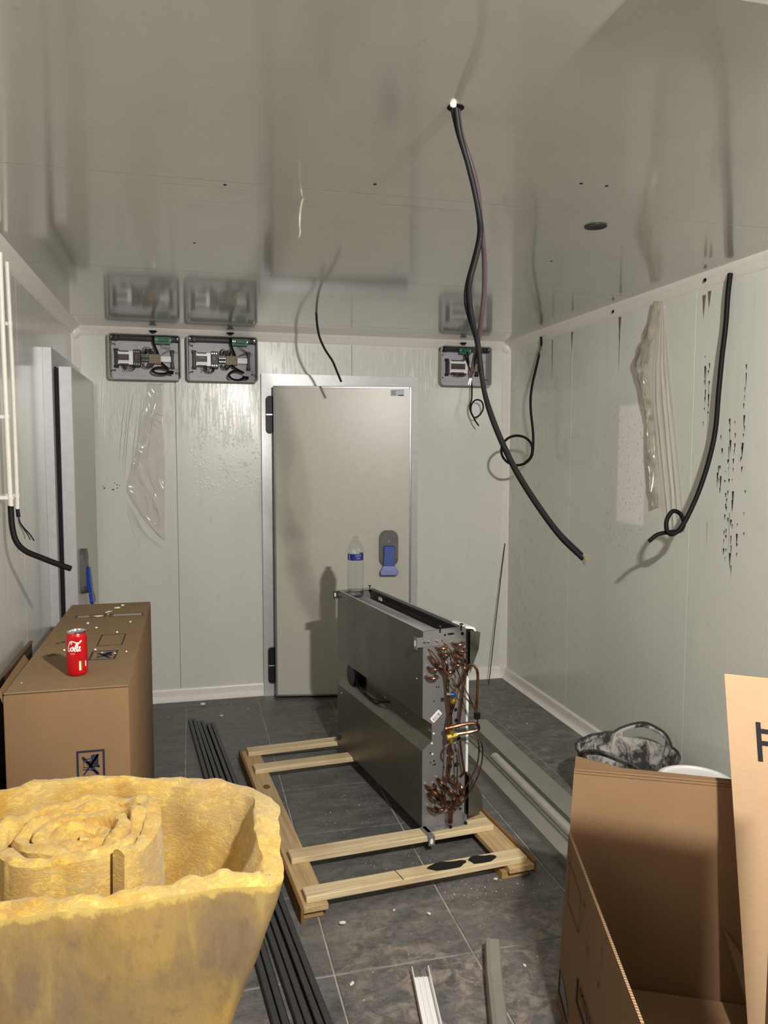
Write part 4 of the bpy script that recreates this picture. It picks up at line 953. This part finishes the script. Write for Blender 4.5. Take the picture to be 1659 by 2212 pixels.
# top bracket, bottom bracket, far bracket
b = B(); box(b, -.028, .088, -.0052, -.0018, .745, .785, .0008); box(b, -.030, -.027, -.0052, .022, .735, .785, .0008); br = part('bracket', b, M_plate)
for u in (.02, .058):
    b = B(); lathe(b, [(.0065, 0), (.0055, .003), (.002, .0042)], n=10); bmesh.ops.rotate(b, verts=b.verts, cent=(0, 0, 0), matrix=Matrix.Rotation(PI/2, 3, 'X')); mesh_obj('bolt', b, M_chrome, br, True, (u, -.0052, .765))
for u in (-.002, .004, .082):
    b = B(); box(b, u, u+.004, -.0058, -.005, .76, .766); mesh_obj('slot', b, M_hole, br)
b = B(); prism(b, rrect(.004, .018, .748, .772, .005, 3), -.0308, -.0300, 'x'); mesh_obj('slot', b, M_white, br)
b = B(); box(b, .0, .185, -.052, -.0016, 0.0006, .003, .0006); box(b, -.012, .016, -.084, -.0016, .0006, .003, .0006); box(b, -.012, .016, -.086, -.084, -.036, .003, .0006); box(b, .185, .19, -.03, -.0016, .0006, .03); bb = part('bracket', b, M_plate)
for u, v_ in ((.03, -.02), (.065, -.018), (.115, -.02)):
    b = B(); lathe(b, [(.006, 0), (.005, .003), (.002, .004)], n=10); mesh_obj('bolt', b, M_chrome, bb, True, (u, v_, .003))
b = B(); prism(b, rrect(.035, .08, -.05, -.036, .006, 3), .003, .004, 'z'); mesh_obj('pressed_slot', b, M_chrome, bb)
b = B(); disc(b, (.001, -.0864, -.018), .007, 'y', 10, .0008, .012); mesh_obj('slot', b, M_white, bb)
for u, v_, z in ((.102, -.055, -.004), (.175, -.05, .0)):
    b = B(); bmesh.ops.create_icosphere(b, subdivisions=2, radius=.007); mesh_obj('rubber_foot', b, M_rubber, bb, True, (u, v_, .0082))
b = B(); box(b, -.022, .004, UL+.002, UL+.004, .765, .803, .0006); fb = part('bracket', b, M_dkgrey); b = B(); prism(b, rrect(-.016, -.008, .775, .795, .003, 3), UL+.0012, UL+.002, 'y'); mesh_obj('slot', b, M_white, fb)
b = B(); box(b, -.014, .002, UL-.02, UL-.017, 0.02, .05, .0006); part('bracket', b, M_dkgrey)
# black clips along the rim
for u, v_, z in ((.075, -.003, UH), (.172, -.003, UH), (.172, UL-.02, UH)):
    b = B(); lathe(b, [(.003, -.012), (.003, .012), (.009, .013), (.008, .016), (.002, .018)], (0, 0, 0), 10); part('rim_clip', b, M_black, True).location = (u, v_, z)
# coil block inside: fins with ridges, seen through the open top
b = B(); box(b, .014, .150, .02, UL-.02, .62, .768); part('coil_block', b, M_fin)
for q in range(7):
    b = B(); prism(b, [(.018+q*.0185, .768), (.025+q*.0185, .774), (.032+q*.0185, .768)], .025, UL-.025, 'y'); part('coil_ridge', b, M_fin2)
b = B(); box(b, .014, .18, .02, UL-.02, .04, .20); part('coil_block', b, M_fin)
b = B(); box(b, .182, .186, .004, UL-.004, .60, UH-.006); part('inner_wall', b, M_dkgrey); b = B(); box(b, .166, UW, .006, UL-.006, UH-.004, UH-.001, .0008); part('rim_strip', b, M_dkgrey)
b = B(); box(b, .184, .1862, UL-.16, UL-.12, .765, .785); mesh_obj('paper_label', b, M_white, t_, loc=(-.0045, 0, 0))
b = B(); box(b, .0016, .012, .03, UL-.03, UH-.05, UH-.004); part('inner_flange', b, M_unit)
# drain pans and white cover on the far side
for za, zb_, s_, uo in ((.612, .795, 1, .262), (.198, .006, -1, .285)):
    P = [(.200, za), (.203, za), (uo-.008, zb_-s_*.085), (uo, zb_-s_*.015), (.2, zb_), (.2, zb_-s_*.004), (uo-.004, zb_-s_*.018), (uo-.012, zb_-s_*.085), (.2, za+s_*.004)]
    b = B(); prism(b, P, -.002, UL, 'y'); dp = part('drain_pan', b, M_dark)
    E2 = [(.214, za), (uo-.008, zb_-s_*.085), (uo, zb_-s_*.015), (.214, zb_)]
    b = B(); prism(b, E2, -.003, -.001, 'y'); part('pan_end', b, M_unit)
b = B(); box(b, UW+.001, UW+.010, -.003, UL, .60, .80); part('dark_gasket', b, M_black)
b = B(); box(b, UW+.001, UW+.007, -.003, UL, .02, .20); part('dark_gasket', b, M_black)
b = B(); box(b, .199, .210, -.004, UL, .20, .607, .002); part('white_cover', b, M_white)
b = B(); prism(b, [(.178, UH-.004), (.20, UH+.004), (.236, UH-.006), (.243, UH-.022), (.238, UH-.024), (.228, UH-.012), (.20, UH-.008)], .0, .11, 'y'); part('white_cap', b, M_white)
b = B(); prism(b, [(.1955, UH-.006), (.2005, UH-.002), (.225, UH-.016), (.2, UH-.016)], .11, UL, 'y'); part('white_cap', b, M_white)
# return bends
def bend(u0, z0, u1, z1, d=.042, r=.0060):
    b = B(); a = Vector((u0, 0, z0)); c = Vector((u1, 0, z1)); q_ = (a+c)/2; a = q_+(a-q_)*1.3; c = q_+(c-q_)*1.3
    tube(b, [a+Vector((0, -.001, 0)), a+Vector((0, -d*.6, 0)), a.lerp(c, .2)+Vector((0, -d*.95, 0)), a.lerp(c, .5)+Vector((0, -d*1.08, 0)), a.lerp(c, .8)+Vector((0, -d*.95, 0)), c+Vector((0, -d*.6, 0)), c+Vector((0, -.001, 0))], r, 8, 4)
    rb = part('return_bend', b, M_copper, True)
    for q in (a, c):
        b = B(); tube(b, [q+Vector((0, -.002, 0)), q+Vector((0, -.007, 0))], r*1.45, 8, 1); mesh_obj('collar', b, M_plate, rb, True)
gu = (.022, .060, .098, .136, .172)
for a in (((.060, .742), (.086, .742)), ((.134, .750), (.166, .750)), ((.072, .716), (.098, .712)), ((.146, .722), (.176, .722)), ((.080, .692), (.090, .656)), ((.126, .712), (.142, .690)), ((.160, .700), (.176, .676)),
          ((.024, .662), (.048, .660)), ((.028, .702), (.052, .678)), ((.092, .644), (.122, .642)), ((.128, .668), (.150, .666)), ((.016, .626), (.046, .626))): bend(*a[0], *a[1])
for a in (((.018, .178), (.044, .176)), ((.110, .198), (.132, .196)), ((.050, .158), (.074, .140)), ((.068, .192), (.088, .160)), ((.090, .120), (.110, .096)), ((.132, .170), (.152, .168)), ((.160, .160), (.168, .132)), ((.150, .118), (.172, .116)),
          ((.026, .138), (.050, .118)), ((.070, .112), (.092, .110)), ((.138, .090), (.162, .084)), ((.028, .084), (.054, .070)), ((.060, .078), (.086, .080)), ((.108, .150), (.128, .124)), ((.034, .158), (.058, .132)), ((.112, .086), (.134, .064))): bend(*a[0], *a[1], d=.038)
def pipe(nm, pts, r, mat=M_copper, k=6): b = B(); tube(b, pts, r, 8, k); return part(nm, b, mat, True)
pipe('copper_pipe', [(.066, 0, .656), (.068, -.03, .655), (.082, -.042, .640), (.088, -.044, .60), (.094, -.044, .53), (.102, -.048, .46), (.104, -.05, .41)], .0062)
pipe('copper_pipe', [(.172, 0, .66), (.172, -.03, .655), (.172, -.04, .62), (.160, -.042, .55), (.150, -.044, .48), (.138, -.046, .41)], .0052)
pipe('copper_pipe', [(.084, -.052, .392), (.090, -.052, .44), (.100, -.054, .485), (.112, -.058, .525)], .0075)
pipe('copper_pipe', [(.120, -.070, .585), (.132, -.085, .62), (.144, -.095, .662), (.158, -.105, .684), (.176, -.115, .672), (.184, -.118, .640), (.182, -.118, .56), (.178, -.116, .49)], .0058)
pipe('copper_pipe', [(.068, -.066, .424), (.10, -.075, .430), (.15, -.09, .440), (.185, -.10, .440), (.198, -.104, .428), (.194, -.104, .414), (.165, -.095, .406), (.13, -.085, .402), (.095, -.075, .398)], .0072)
pipe('copper_pipe', [(.10, -.048, .36), (.104, -.045, .30), (.100, -.042, .24), (.096, -.036, .20), (.094, 0, .19)], .0058)
pipe('copper_pipe', [(.146, -.046, .36), (.158, -.044, .28), (.170, -.04, .22), (.170, -.01, .19)], .0052)
for P in ([(.022, -.002, .735), (.024, -.026, .732), (.040, -.040, .71), (.075, -.05, .655), (.115, -.066, .60), (.145, -.085, .55), (.172, -.105, .51), (.184, -.118, .47), (.185, -.118, .44)],
          [(.092, -.002, .752), (.095, -.028, .745), (.110, -.038, .72), (.120, -.045, .68), (.138, -.06, .62), (.158, -.09, .555), (.178, -.11, .50), (.186, -.118, .455), (.180, -.115, .435)],
          [(.165, -.10, .40), (.186, -.118, .38), (.192, -.12, .33), (.182, -.118, .27), (.155, -.10, .20), (.125, -.075, .13), (.104, -.055, .075)],
          [(.172, -.10, .395), (.200, -.122, .37), (.206, -.124, .31), (.192, -.12, .24), (.170, -.10, .17), (.150, -.07, .11), (.140, -.04, .08), (.138, -.002, .075)],
          [(.078, -.07, .375), (.078, -.07, .30), (.074, -.066, .20), (.070, -.062, .13), (.080, -.058, .095), (.094, -.054, .08)],
          [(.112, -.06, .36), (.128, -.058, .28), (.130, -.056, .20), (.126, -.056, .13), (.116, -.055, .10), (.104, -.054, .08)]):
    pipe('capillary', P, .0028, M_copper, 5)
b = B(); th = [k*2*PI/18 for k in range(17)]
tube(b, [(.094+.028*math.sin(t), -.07, .335-.030*math.cos(t)) for t in th], .0042, 8, 2); part('steel_loop', b, M_chrome, True)
# brass fittings, stem, cap, clip
b = B(); tube(b, [(.070, -.078, .392), (.112, -.082, .398)], .0115, 6, 1); tube(b, [(.092, -.08, .415), (.090, -.08, .368)], .010, 6, 1); part('brass_tee', b, M_brass)
b = B(); tube(b, [(.108, -.06, .53), (.120, -.068, .582)], .0088, 6, 1); tube(b, [(.106, -.058, .522), (.109, -.06, .534)], .0115, 6, 1); part('brass_valve', b, M_brass)
b = B(); tube(b, [(.112, -.066, .557), (.072, -.075, .566)], .0058, 10, 1); tube(b, [(.076, -.074, .565), (.064, -.076, .567)], .0072, 10, 1); part('valve_stem', b, M_chrome)
b = B(); tube(b, [(.107, -.067, .558), (.098, -.069, .560)], .0125, 12, 1); part('blue_ring', b, M_blue)
b = B(); tube(b, [(.100, -.056, .082), (.098, -.06, .028)], .0105, 10, 1); part('distributor', b, M_copper, True)
b = B(); box(b, .172, .194, -.126, -.108, .465, .492, .002); part('rubber_clip', b, M_black)
b = B(); box(b, .132, .143, -.030, -.0016, .582, .606, .001); part('plate_tab', b, M_plate)
# sticker with bars
lm = Matrix.Translation((.060, -.0020, .455)) @ Matrix.Rotation(-math.radians(42), 4, 'Y')
b = B(); prism(b, rrect(-.026, .026, -.013, .013, .004, 3), -.0003, .0003, 'y', M=lm); stk = part('bar_label', b, M_white)
b = B()
for q in range(9): x = -.018+q*.0042; box(b, x, x+random.choice((.001, .0016, .0024)), -.0008, -.0003, -.009, .004, M=lm)
mesh_obj('label_bars', b, M_inkblk, stk)
for v_, z in ((.06, .60), (.95, .28), (.97, .06), (.05, .19)):
    b = B(); disc(b, (-.0008, v_, z), .004, 'x', 8, .001); part('rivet', b, M_chrome)

# ------------------------------------------------------------------ water bottle on the coil
BZ = SL+.0005+.774
bo = Matrix.Translation((.889, 2.895, 0)) @ Matrix.Rotation(UA, 4, 'Z') @ Vector((.0840, .972, 0))
t_ = thing('water_bottle', 'open clear plastic water bottle with a torn blue label on the cooling unit', 'bottle', (.823, 3.873, BZ+.0005))
R_ = .0425; prof = [(.030, .0), (.038, .003), (.0415, .012), (R_, .02)]
z = .03
for q in range(9): prof += [(R_, z), (R_-.0022, z+.006), (R_, z+.012)]; z += .0165
prof += [(R_, .183), (R_-.003, .188), (R_-.002, .19), (R_-.002, .226), (R_, .23), (R_, .238), (.0385, .256), (.030, .276), (.0185, .294), (.0145, .300), (.0145, .306), (.0155, .307), (.0155, .310), (.0140, .311)]
inner = [(max(.002, r-.0012), zz+(.0015 if i == 0 else 0)) for i, (r, zz) in enumerate(prof)][::-1]
b = B(); lathe(b, prof+inner, n=36, capb=False, capt=False)
# close the foot with a shallow punt
def ringcap(b, r, z, n=36):
    c = b.verts.new((0, 0, z+.008)); ring = [b.verts.new((r*math.cos(2*PI*j/n), r*math.sin(2*PI*j/n), z)) for j in range(n)]
    for j in range(n): b.faces.new((c, ring[j], ring[(j+1) % n]))
ringcap(b, .030, 0); mesh_obj('shell', b, M_pet, t_, True)
b = B(); lathe(b, [(.028, .010), (.0375, .010), (.0405, .016), (.0408, .034), (.0405, .0345)], n=32); mesh_obj('water', b, M_water, t_, True)
b = B(); n = 30; rings = []
for zz in (.191, .203, .214, .225):
    row = []
    for j in range(n+1):
        f = j/n; a = math.radians(-205+250*f); tear = (.006*abs(noise.noise(Vector((f*20, zz*200, 0)))))*(f > .9)
        rr_ = R_-.0014+(.004*max(0, f-.93)*10); row.append(b.verts.new((rr_*math.cos(a), rr_*math.sin(a), zz-tear)))
    rings.append(row)
for i in range(3):
    for j in range(n):
        if j >= n-2 and i == 1: continue
        b.faces.new((rings[i][j], rings[i][j+1], rings[i+1][j+1], rings[i+1][j]))
lbl = mesh_obj('label_band', b, plain('label_blue', (36, 40, 128), .35, var=.25, scale=60), t_, True)
M_lw = plain('label_pale', (172, 180, 224), .4)
for body, zc, sz in (('CECIL', .2155, .0125), ('SINE', .2015, .0105)):
    o = text('label_lettering', body, sz, M_lw, lbl, (0, 0, 0), (0, 0, 0), .0001)
    for v in o.data.vertices: v.co.y += zc
    wrap(o, R_-.0012); o.rotation_euler = (0, 0, math.radians(10))
b = B(); prism(b, [(-.045, .192), (-.041, .192), (-.041, .224), (-.045, .224)], 0, .0002, 'z'); bmesh.ops.subdivide_edges(b, edges=list(b.edges), cuts=2); o = mesh_obj('label_stripe', b, M_lw, lbl); wrap(o, R_-.0012)

# ------------------------------------------------------------------ metal profiles by the long wall
t_ = thing('steel_channel', 'long grey steel channel on the floor, nearest the pallet', 'metal profile', (1.383, 2.30, 0), 0, 'metal profiles by the long wall')
b = B(); prism(b, [(0, 0), (.088, 0), (.088, .030), (.084, .030), (.084, .004), (.004, .004), (.004, .030), (.0, .034), (-.003, .034), (-.003, 0)], 0, 2.15, 'y'); mesh_obj('profile', b, M_prof, t_)
b = B(); box(b, .006, .082, .01, 2.14, .0042, .018, .001); mesh_obj('infill', b, M_prof, t_)
t_ = thing('aluminium_tube', 'round aluminium tube lying between two grey steel profiles', 'tube', (1.504, 2.30, .0), 0, 'metal profiles by the long wall')
b = B(); tube(b, [(0, 0, .0255), (0, 1.32, .0255)], .025, 20, 1, caps=False); tube(b, [(0, 1.32, .0255), (0, 0, .0255)], .022, 20, 1, caps=False); mesh_obj('tube_wall', b, M_tubeal, t_, True)
t_ = thing('steel_profile', 'wide flat grey steel profile on the floor, nearest the long wall', 'metal profile', (1.556, 2.30, 0), 0, 'metal profiles by the long wall')
b = B(); prism(b, [(0, 0), (.004, 0), (.004, .028), (.104, .028), (.110, .020), (.118, .020), (.118, .024), (.112, .024), (.106, .032), (0, .032)], 0, 1.85, 'y'); mesh_obj('profile', b, M_prof, t_)
b = B(); box(b, .100, .104, 0, 1.85, 0, .028); mesh_obj('web', b, M_prof, t_)

# ------------------------------------------------------------------ rubber tub, lidded bucket
t_ = thing('rubber_tub', 'dusty black rubber tub with two handles beside the long wall', 'tub', (1.845, 2.945, 0))
b = B(); n = 96; nzz = 13; ha = math.radians(35+180)
def tubp(j, q, inner=False):
    a = 2*PI*j/n
    lift = 0
    for h in (ha, ha+PI):
        d = abs((a-h+PI) % (2*PI)-PI); lift = max(lift, max(0, math.cos(min(1, d/.66)*PI/2))**.7)
    zt = .290+.058*lift+.006*noise.noise(Vector((math.cos(a)*3, math.sin(a)*3, 5)))
    z = (.268*q/9 if q <= 9 else (.268+(zt-.290)*.15 if q == 10 else (zt-.021 if q == 11 else (zt-.010 if q == 12 else zt)))); r = (.155+.058*(z/.30))+(.006 if q == nzz else 0); 
    return a, z, r, lift
G = []
for q in range(nzz+1):
    row = []
    for j in range(n):
        a, z, r, l = tubp(j, q); row.append(b.verts.new((r*math.cos(a), r*math.sin(a), z)))
    G.append(row)
for q in range(nzz):
    for j in range(n):
        _, z, _, l1 = tubp(j, q); _, z2, _, l2 = tubp((j+1) % n, q+1)
        if l1 > .42 and l2 > .42 and q == 10: continue
        b.faces.new((G[q][j], G[q][(j+1) % n], G[q+1][(j+1) % n], G[q+1][j]))
b.faces.new(G[0][::-1])
o = mesh_obj('shell', b, [M_tub, M_tubout], t_, True); sm = o.modifiers.new('wall', 'SOLIDIFY'); sm.thickness = .006; sm.offset = -1; sm.material_offset = 1; sm.material_offset_rim = 0
b = B(); rp_ = [Vector((tubp(j, nzz)[2]*math.cos(tubp(j, nzz)[0]), tubp(j, nzz)[2]*math.sin(tubp(j, nzz)[0]), tubp(j, nzz)[1]-.003)) for j in list(range(n))+[0]]
tube(b, rp_, .0065, 6, 1); mesh_obj('rim', b, M_tubout, t_, True)
t_ = thing('white_bucket', 'white plastic bucket with a flat white lid, behind the open carton', 'bucket', (1.893, 2.535, 0))
b = B(); lathe(b, [(.115, 0), (.118, .002), (.136, .305)], n=40); mesh_obj('body', b, M_lid, t_, True)
b = B(); lathe(b, [(.137, .296), (.144, .298), (.145, .318), (.142, .325), (.136, .327), (.130, .326), (.127, .319), (.124, .3175)], n=48, capb=True); mesh_obj('lid', b, M_lid, t_, True)

# ------------------------------------------------------------------ open carton
t_ = thing('open_carton', 'big opened brown carton with printed side, standing in front of the tub', 'box', (1.05, 1.98, 0))
O3 = Vector((1.05, 1.98, 0))
def sheet(nm, pts, th, mat, edge=True, parent=None):
    """flat cardboard panel from 4 corners (world), thickness th, returns object; pts order TL, TR, BR, BL seen from its front"""
    P = [Vector(p)-O3 for p in pts]; nrm = (P[1]-P[0]).cross(P[3]-P[0]).normalized(); b = B()
    A = [b.verts.new(p) for p in P]; C = [b.verts.new(p+nrm*th) for p in P]
    f = b.faces.new(A); f.material_index = 0; f = b.faces.new(C[::-1]); f.material_index = 0
    for i in range(4):
        j = (i+1) % 4; f = b.faces.new((A[i], C[i], C[j], A[j])); f.material_index = 1
    return mesh_obj(nm, b, [mat, M_cardedge], parent or t_)
ex, ey = .805, -.593
def bp(s, z, n_=0): return (1.078+ex*s+.593*n_, 1.995+ey*s+.805*n_, z)
back = sheet('back_panel', [bp(0, .672), bp(.62, .715), bp(.62, 0), bp(-.03, 0)], .007, M_cardin)
sheet('top_flap', [bp(.002, .705, .011), bp(.13, .690, .0085), bp(.62, .7155, .0075), bp(.0, .660, .0075)], .005, M_card)
b = B(); box(b, 0, .60, -.0015, .0005, -.006, -.0045); box(b, 0, .60, -.0015, .0005, -.014, -.013)
mm = Matrix.Translation(Vector(bp(0, .672))-O3) @ Matrix.Rotation(math.atan2(ey, ex), 4, 'Z') @ Matrix.Rotation(-math.atan2(.043, .62), 4, 'Y')
for v in b.verts: v.co = mm @ v.co
mesh_obj('crease', b, M_cardedge, t_)
L0, L1 = Vector((1.030, 1.952, 0)), Vector((.812, 1.215, 0)); LZ = .50
lp = sheet('side_panel', [(L0.x+.012, L0.y, LZ), (L1.x+.012, L1.y, LZ-.02), (L1.x, L1.y, 0), (L0.x-.02, L0.y-.01, 0)], .007, M_card)
# corrugated edge on top of the side panel
b = B(); P0 = Vector((L0.x+.012, L0.y, LZ))-O3; P1 = Vector((L1.x+.012, L1.y, LZ-.02))-O3; dd = (P1-P0).normalized(); sd = Vector((-dd.y, dd.x, 0)).normalized(); Ln = (P1-P0).length
k = 0
while k*.008 < Ln:
    c = P0+dd*k*.008; q = sd*(.0065); b.faces.new([b.verts.new(x) for x in (c+Vector((0, 0, .0004)), c+dd*.004+Vector((0, 0, .0004)), c+dd*.006+q+Vector((0, 0, .0004)), c+dd*.002+q+Vector((0, 0, .0004)))]); k += 1
o = mesh_obj('corrugation', b, M_cardl, lp); o['kind'] = 'stuff'
# print on the outer side panel. local frame: s from far edge toward camera, z up
def lpp(s, z, n_=.0012):
    f = z/LZ; far = Vector((L0.x-.02+.032*f, L0.y-.01+.01*f, z)); near = Vector((L1.x+.012*f, L1.y, z)); p = far+(near-far).normalized()*s
    nn_ = (near-far).normalized().cross(Vector((0, 0, 1))).normalized(); return p-O3+nn_*n_*(1 if nn_.x < 0 else -1)
def quad(b, pts): b.faces.new([b.verts.new(lpp(*p)) for p in pts])
def seg(b, p, q, t):
    d = Vector((q[0]-p[0], q[1]-p[1])); nrm = Vector((-d.y, d.x)).normalized()*t/2
    quad(b, [(p[0]+nrm.x, p[1]+nrm.y), (q[0]+nrm.x, q[1]+nrm.y), (q[0]-nrm.x, q[1]-nrm.y), (p[0]-nrm.x, p[1]-nrm.y)])
b = B(); DM = [(.036, .436), (.19, .422), (.186, .325), (.048, .328)]
for p, q in zip(DM, DM[1:]+DM[:1]): seg(b, p, q, .0028)
mesh_obj('print_box', b, M_inkblk, lp)
b = B()
for (s0, z0) in ((.276, .344), (.409, .418)): seg(b, (s0, z0+.016), (s0+.006, z0), .003); seg(b, (s0+.006, z0), (s0+.014, z0-.022), .003)
seg(b, (.225, .42), (.23, .432), .003); seg(b, (.23, .432), (.24, .417), .003); seg(b, (.392, .34), (.40, .325), .003); seg(b, (.40, .325), (.405, .345), .003)
mesh_obj('registration_mark', b, M_inkblk, lp)
b = B(); quad(b, [(.008, .105), (.022, .108), (.022, .050), (.008, .040)]); quad(b, [(.008, .040), (.022, .050), (.125, .040), (.125, .030)]); mesh_obj('print_frame', b, M_inkblk, lp)
b = B(); quad(b, [(.026, .106), (.06, .104), (.125, .072), (.135, .050), (.026, .054)]); mesh_obj('print_panel', b, plain('print_grey', (120, 120, 128), .6), lp)
b = B(); quad(b, [(.200, .215), (.214, .215), (.214, .160), (.200, .150)]); quad(b, [(.200, .150), (.214, .160), (.62, .160), (.62, .150)]); mesh_obj('print_frame', b, M_inkblk, lp)
for i, ch in enumerate('MNHO'):
    o = text('print_letter', ch, .05, M_inkblk, lp, (0, 0, 0), (0, 0, 0), .0003, sx=1)
    s0 = .255+.052*i; z0 = .198
    for v in o.data.vertices: x, y = v.co.x, v.co.y; v.co = lpp(s0+x*1.1, z0+y*1.1, .0014)
# inner flaps and the slanting bottom flap
sheet('bottom_flap', [bp(.06, .035, -.012), bp(.53, .09, -.012), bp(.46, .02, -.27), bp(.10, .012, -.26)], .006, M_cardin)
sheet('inner_flap', [bp(.413, .29, -.012), bp(.418, .285, -.012), bp(.56, .10, -.02), bp(.50, .10, -.16)], .006, M_cardin)
# ------------------------------------------------------------------ big pale cardboard sheet
t_ = thing('cardboard_sheet', 'large pale cardboard sheet with black lettering, leaning upright against the open carton', 'cardboard', (1.339, 1.534, 0)); O3 = Vector((1.339, 1.534, 0))
TL = Vector((1.347, 1.702, 1.02)); BLp = Vector((1.339, 1.534, 0.0)); e3 = Vector((.80, -.60, 0)).normalized()
P4 = [TL, TL+e3*.78, BLp+e3*.78, BLp]
sh = sheet('sheet_panel', P4, .006, M_cardl)
b = B()
upv = (TL-BLp).normalized(); nv = e3.cross(upv).normalized()
if nv.y > 0: nv = -nv
def sp_(s, h): return BLp+upv*h+e3*s+nv*.0012-O3
def q4(b, s0, s1, h0, h1): b.faces.new([b.verts.new(sp_(*p)) for p in ((s0, h0), (s1, h0), (s1, h1), (s0, h1))])
S0, H0, H1 = .066, .820, .919
b = B(); q4(b, S0, S0+.0115, H0, H1); q4(b, S0+.0115, S0+.07, H1-.028, H1-.016); q4(b, S0+.0115, S0+.07, H1-.058, H1-.046); mesh_obj('print_letter', b, M_inkblk, sh)
b = B(); q4(b, 0, .03, 1.047, 1.058); 
b.free()
# carton-shaped block added out of frame to cast shade into the open carton
t_ = thing('shade_carton', 'added unseen carton near the lamp, put there to shade the open carton', 'box', (.89, .95, 0), math.atan2(-.593, .805))
b = B(); box(b, -.032, .172, -.05, 0, 0, 1.52, .003); mesh_obj('body', b, M_card, t_); b = B(); box(b, -.03, .17, -.035, -.015, 1.5202, 1.5212); mesh_obj('shade_carton_tape', b, plain('shade_carton_parcel_tape', (150, 110, 66), .3), t_)

# ------------------------------------------------------------------ offcuts on the near floor
a = math.atan2(.185, .028)
t_ = thing('trunking_offcut', 'white plastic trunking offcut lying open side up on the near floor', 'trunking', (.578, 1.80, 0), a-PI/2)
b = B(); Lg = .345
prism(b, [(0, 0), (.053, 0), (.053, .026), (.0505, .026), (.0505, .003), (.0025, .003), (.0025, .026), (0, .026)], 0, Lg, 'y')
for v in b.verts:
    if v.co.y > .3 and v.co.z > .02: v.co.y += .018
mesh_obj('channel', b, M_white, t_)
for x in (.019, .034): b = B(); box(b, x-.0012, x+.0012, .002, Lg-.001, .003, .006); mesh_obj('inner_rib', b, M_white, t_)
a = math.atan2(.333, .114)
t_ = thing('steel_offcut', 'bent grey steel channel offcut on the near floor, open side down', 'metal profile', (.735, 1.75, 0), a-PI/2)
b = B(); Lg = .475; P = [(0, .001), (.004, .050), (.013, .054), (.016, .050), (.044, .050), (.047, .046), (.0475, .0), (.0455, .0), (.0445, .046), (.043, .048), (.016, .048), (.012, .051), (.006, .048), (.002, .001)]
prism(b, P, 0, Lg, 'y'); bmesh.ops.bisect_plane(b, geom=b.verts[:]+b.edges[:]+b.faces[:], plane_co=(0, .32, 0), plane_no=(0, 1, 0))
for v in b.verts:
    if v.co.y > .31: v.co.x += (-.005 if v.co.y < .4 else -.002)
mesh_obj('profile', b, M_prof, t_)
# plaster and foam bits on the floor
chips = [('largest white plaster chip on the floor in front of the pallet', .476, 2.455, .011), ('white foam chip on the tile joint near the trim lengths', .444, 2.155, .0085), ('small white plaster chip midway in front of the pallet', .775, 2.44, .007),
         ('white plaster bit beside the near pallet foot', 1.083, 2.585, .008), ('tiny white bit under the scorched slat', .665, 2.49, .005), ('small white bit on the floor beside the open carton', .985, 2.11, .006), ('white plaster bit farther along the far wall skirting', .055, 4.90, .016), ('small white bit below the far wall between skirting and trim lengths', .16, 4.66, .010)]
for i, (l, x, y, r) in enumerate(chips): crumb(l, x, y, .0006, r, 1.3, .9, .55, 'plaster chips on the floor', 'plaster_chip', seed=30+i, rot=i)
b = B(); rr = random.Random(11)
for k in range(420):
    z_ = rr.random()
    if z_ < .34: x, y = rr.uniform(.52, .98), rr.uniform(2.72, 3.45)
    elif z_ < .62: x, y = rr.uniform(.85, 1.25), rr.uniform(2.45, 2.68)
    elif z_ < .8: x, y = rr.uniform(.4, 1.05), rr.uniform(1.9, 2.5)
    elif z_ < .92: x, y = rr.uniform(1.75, 2.08), rr.uniform(3.9, 4.95)
    else: x, y = rr.uniform(-.2, .4), rr.uniform(4.6, 4.97)
    s = rr.uniform(.0012, .0034)*(1.4 if y > 4 else 1)
    vs = [b.verts.new((x+rr.uniform(-s, s), y+rr.uniform(-s, s), .0008+h)) for h in (0, 0, 0, s)]
    for f in ((0, 1, 3), (1, 2, 3), (2, 0, 3), (0, 2, 1)): b.faces.new([vs[q] for q in f])
o = mesh_obj('plaster_crumbs', b, M_foam); tag(o, 'fine white plaster crumbs scattered over the dark floor tiles', 'debris', kind='stuff')
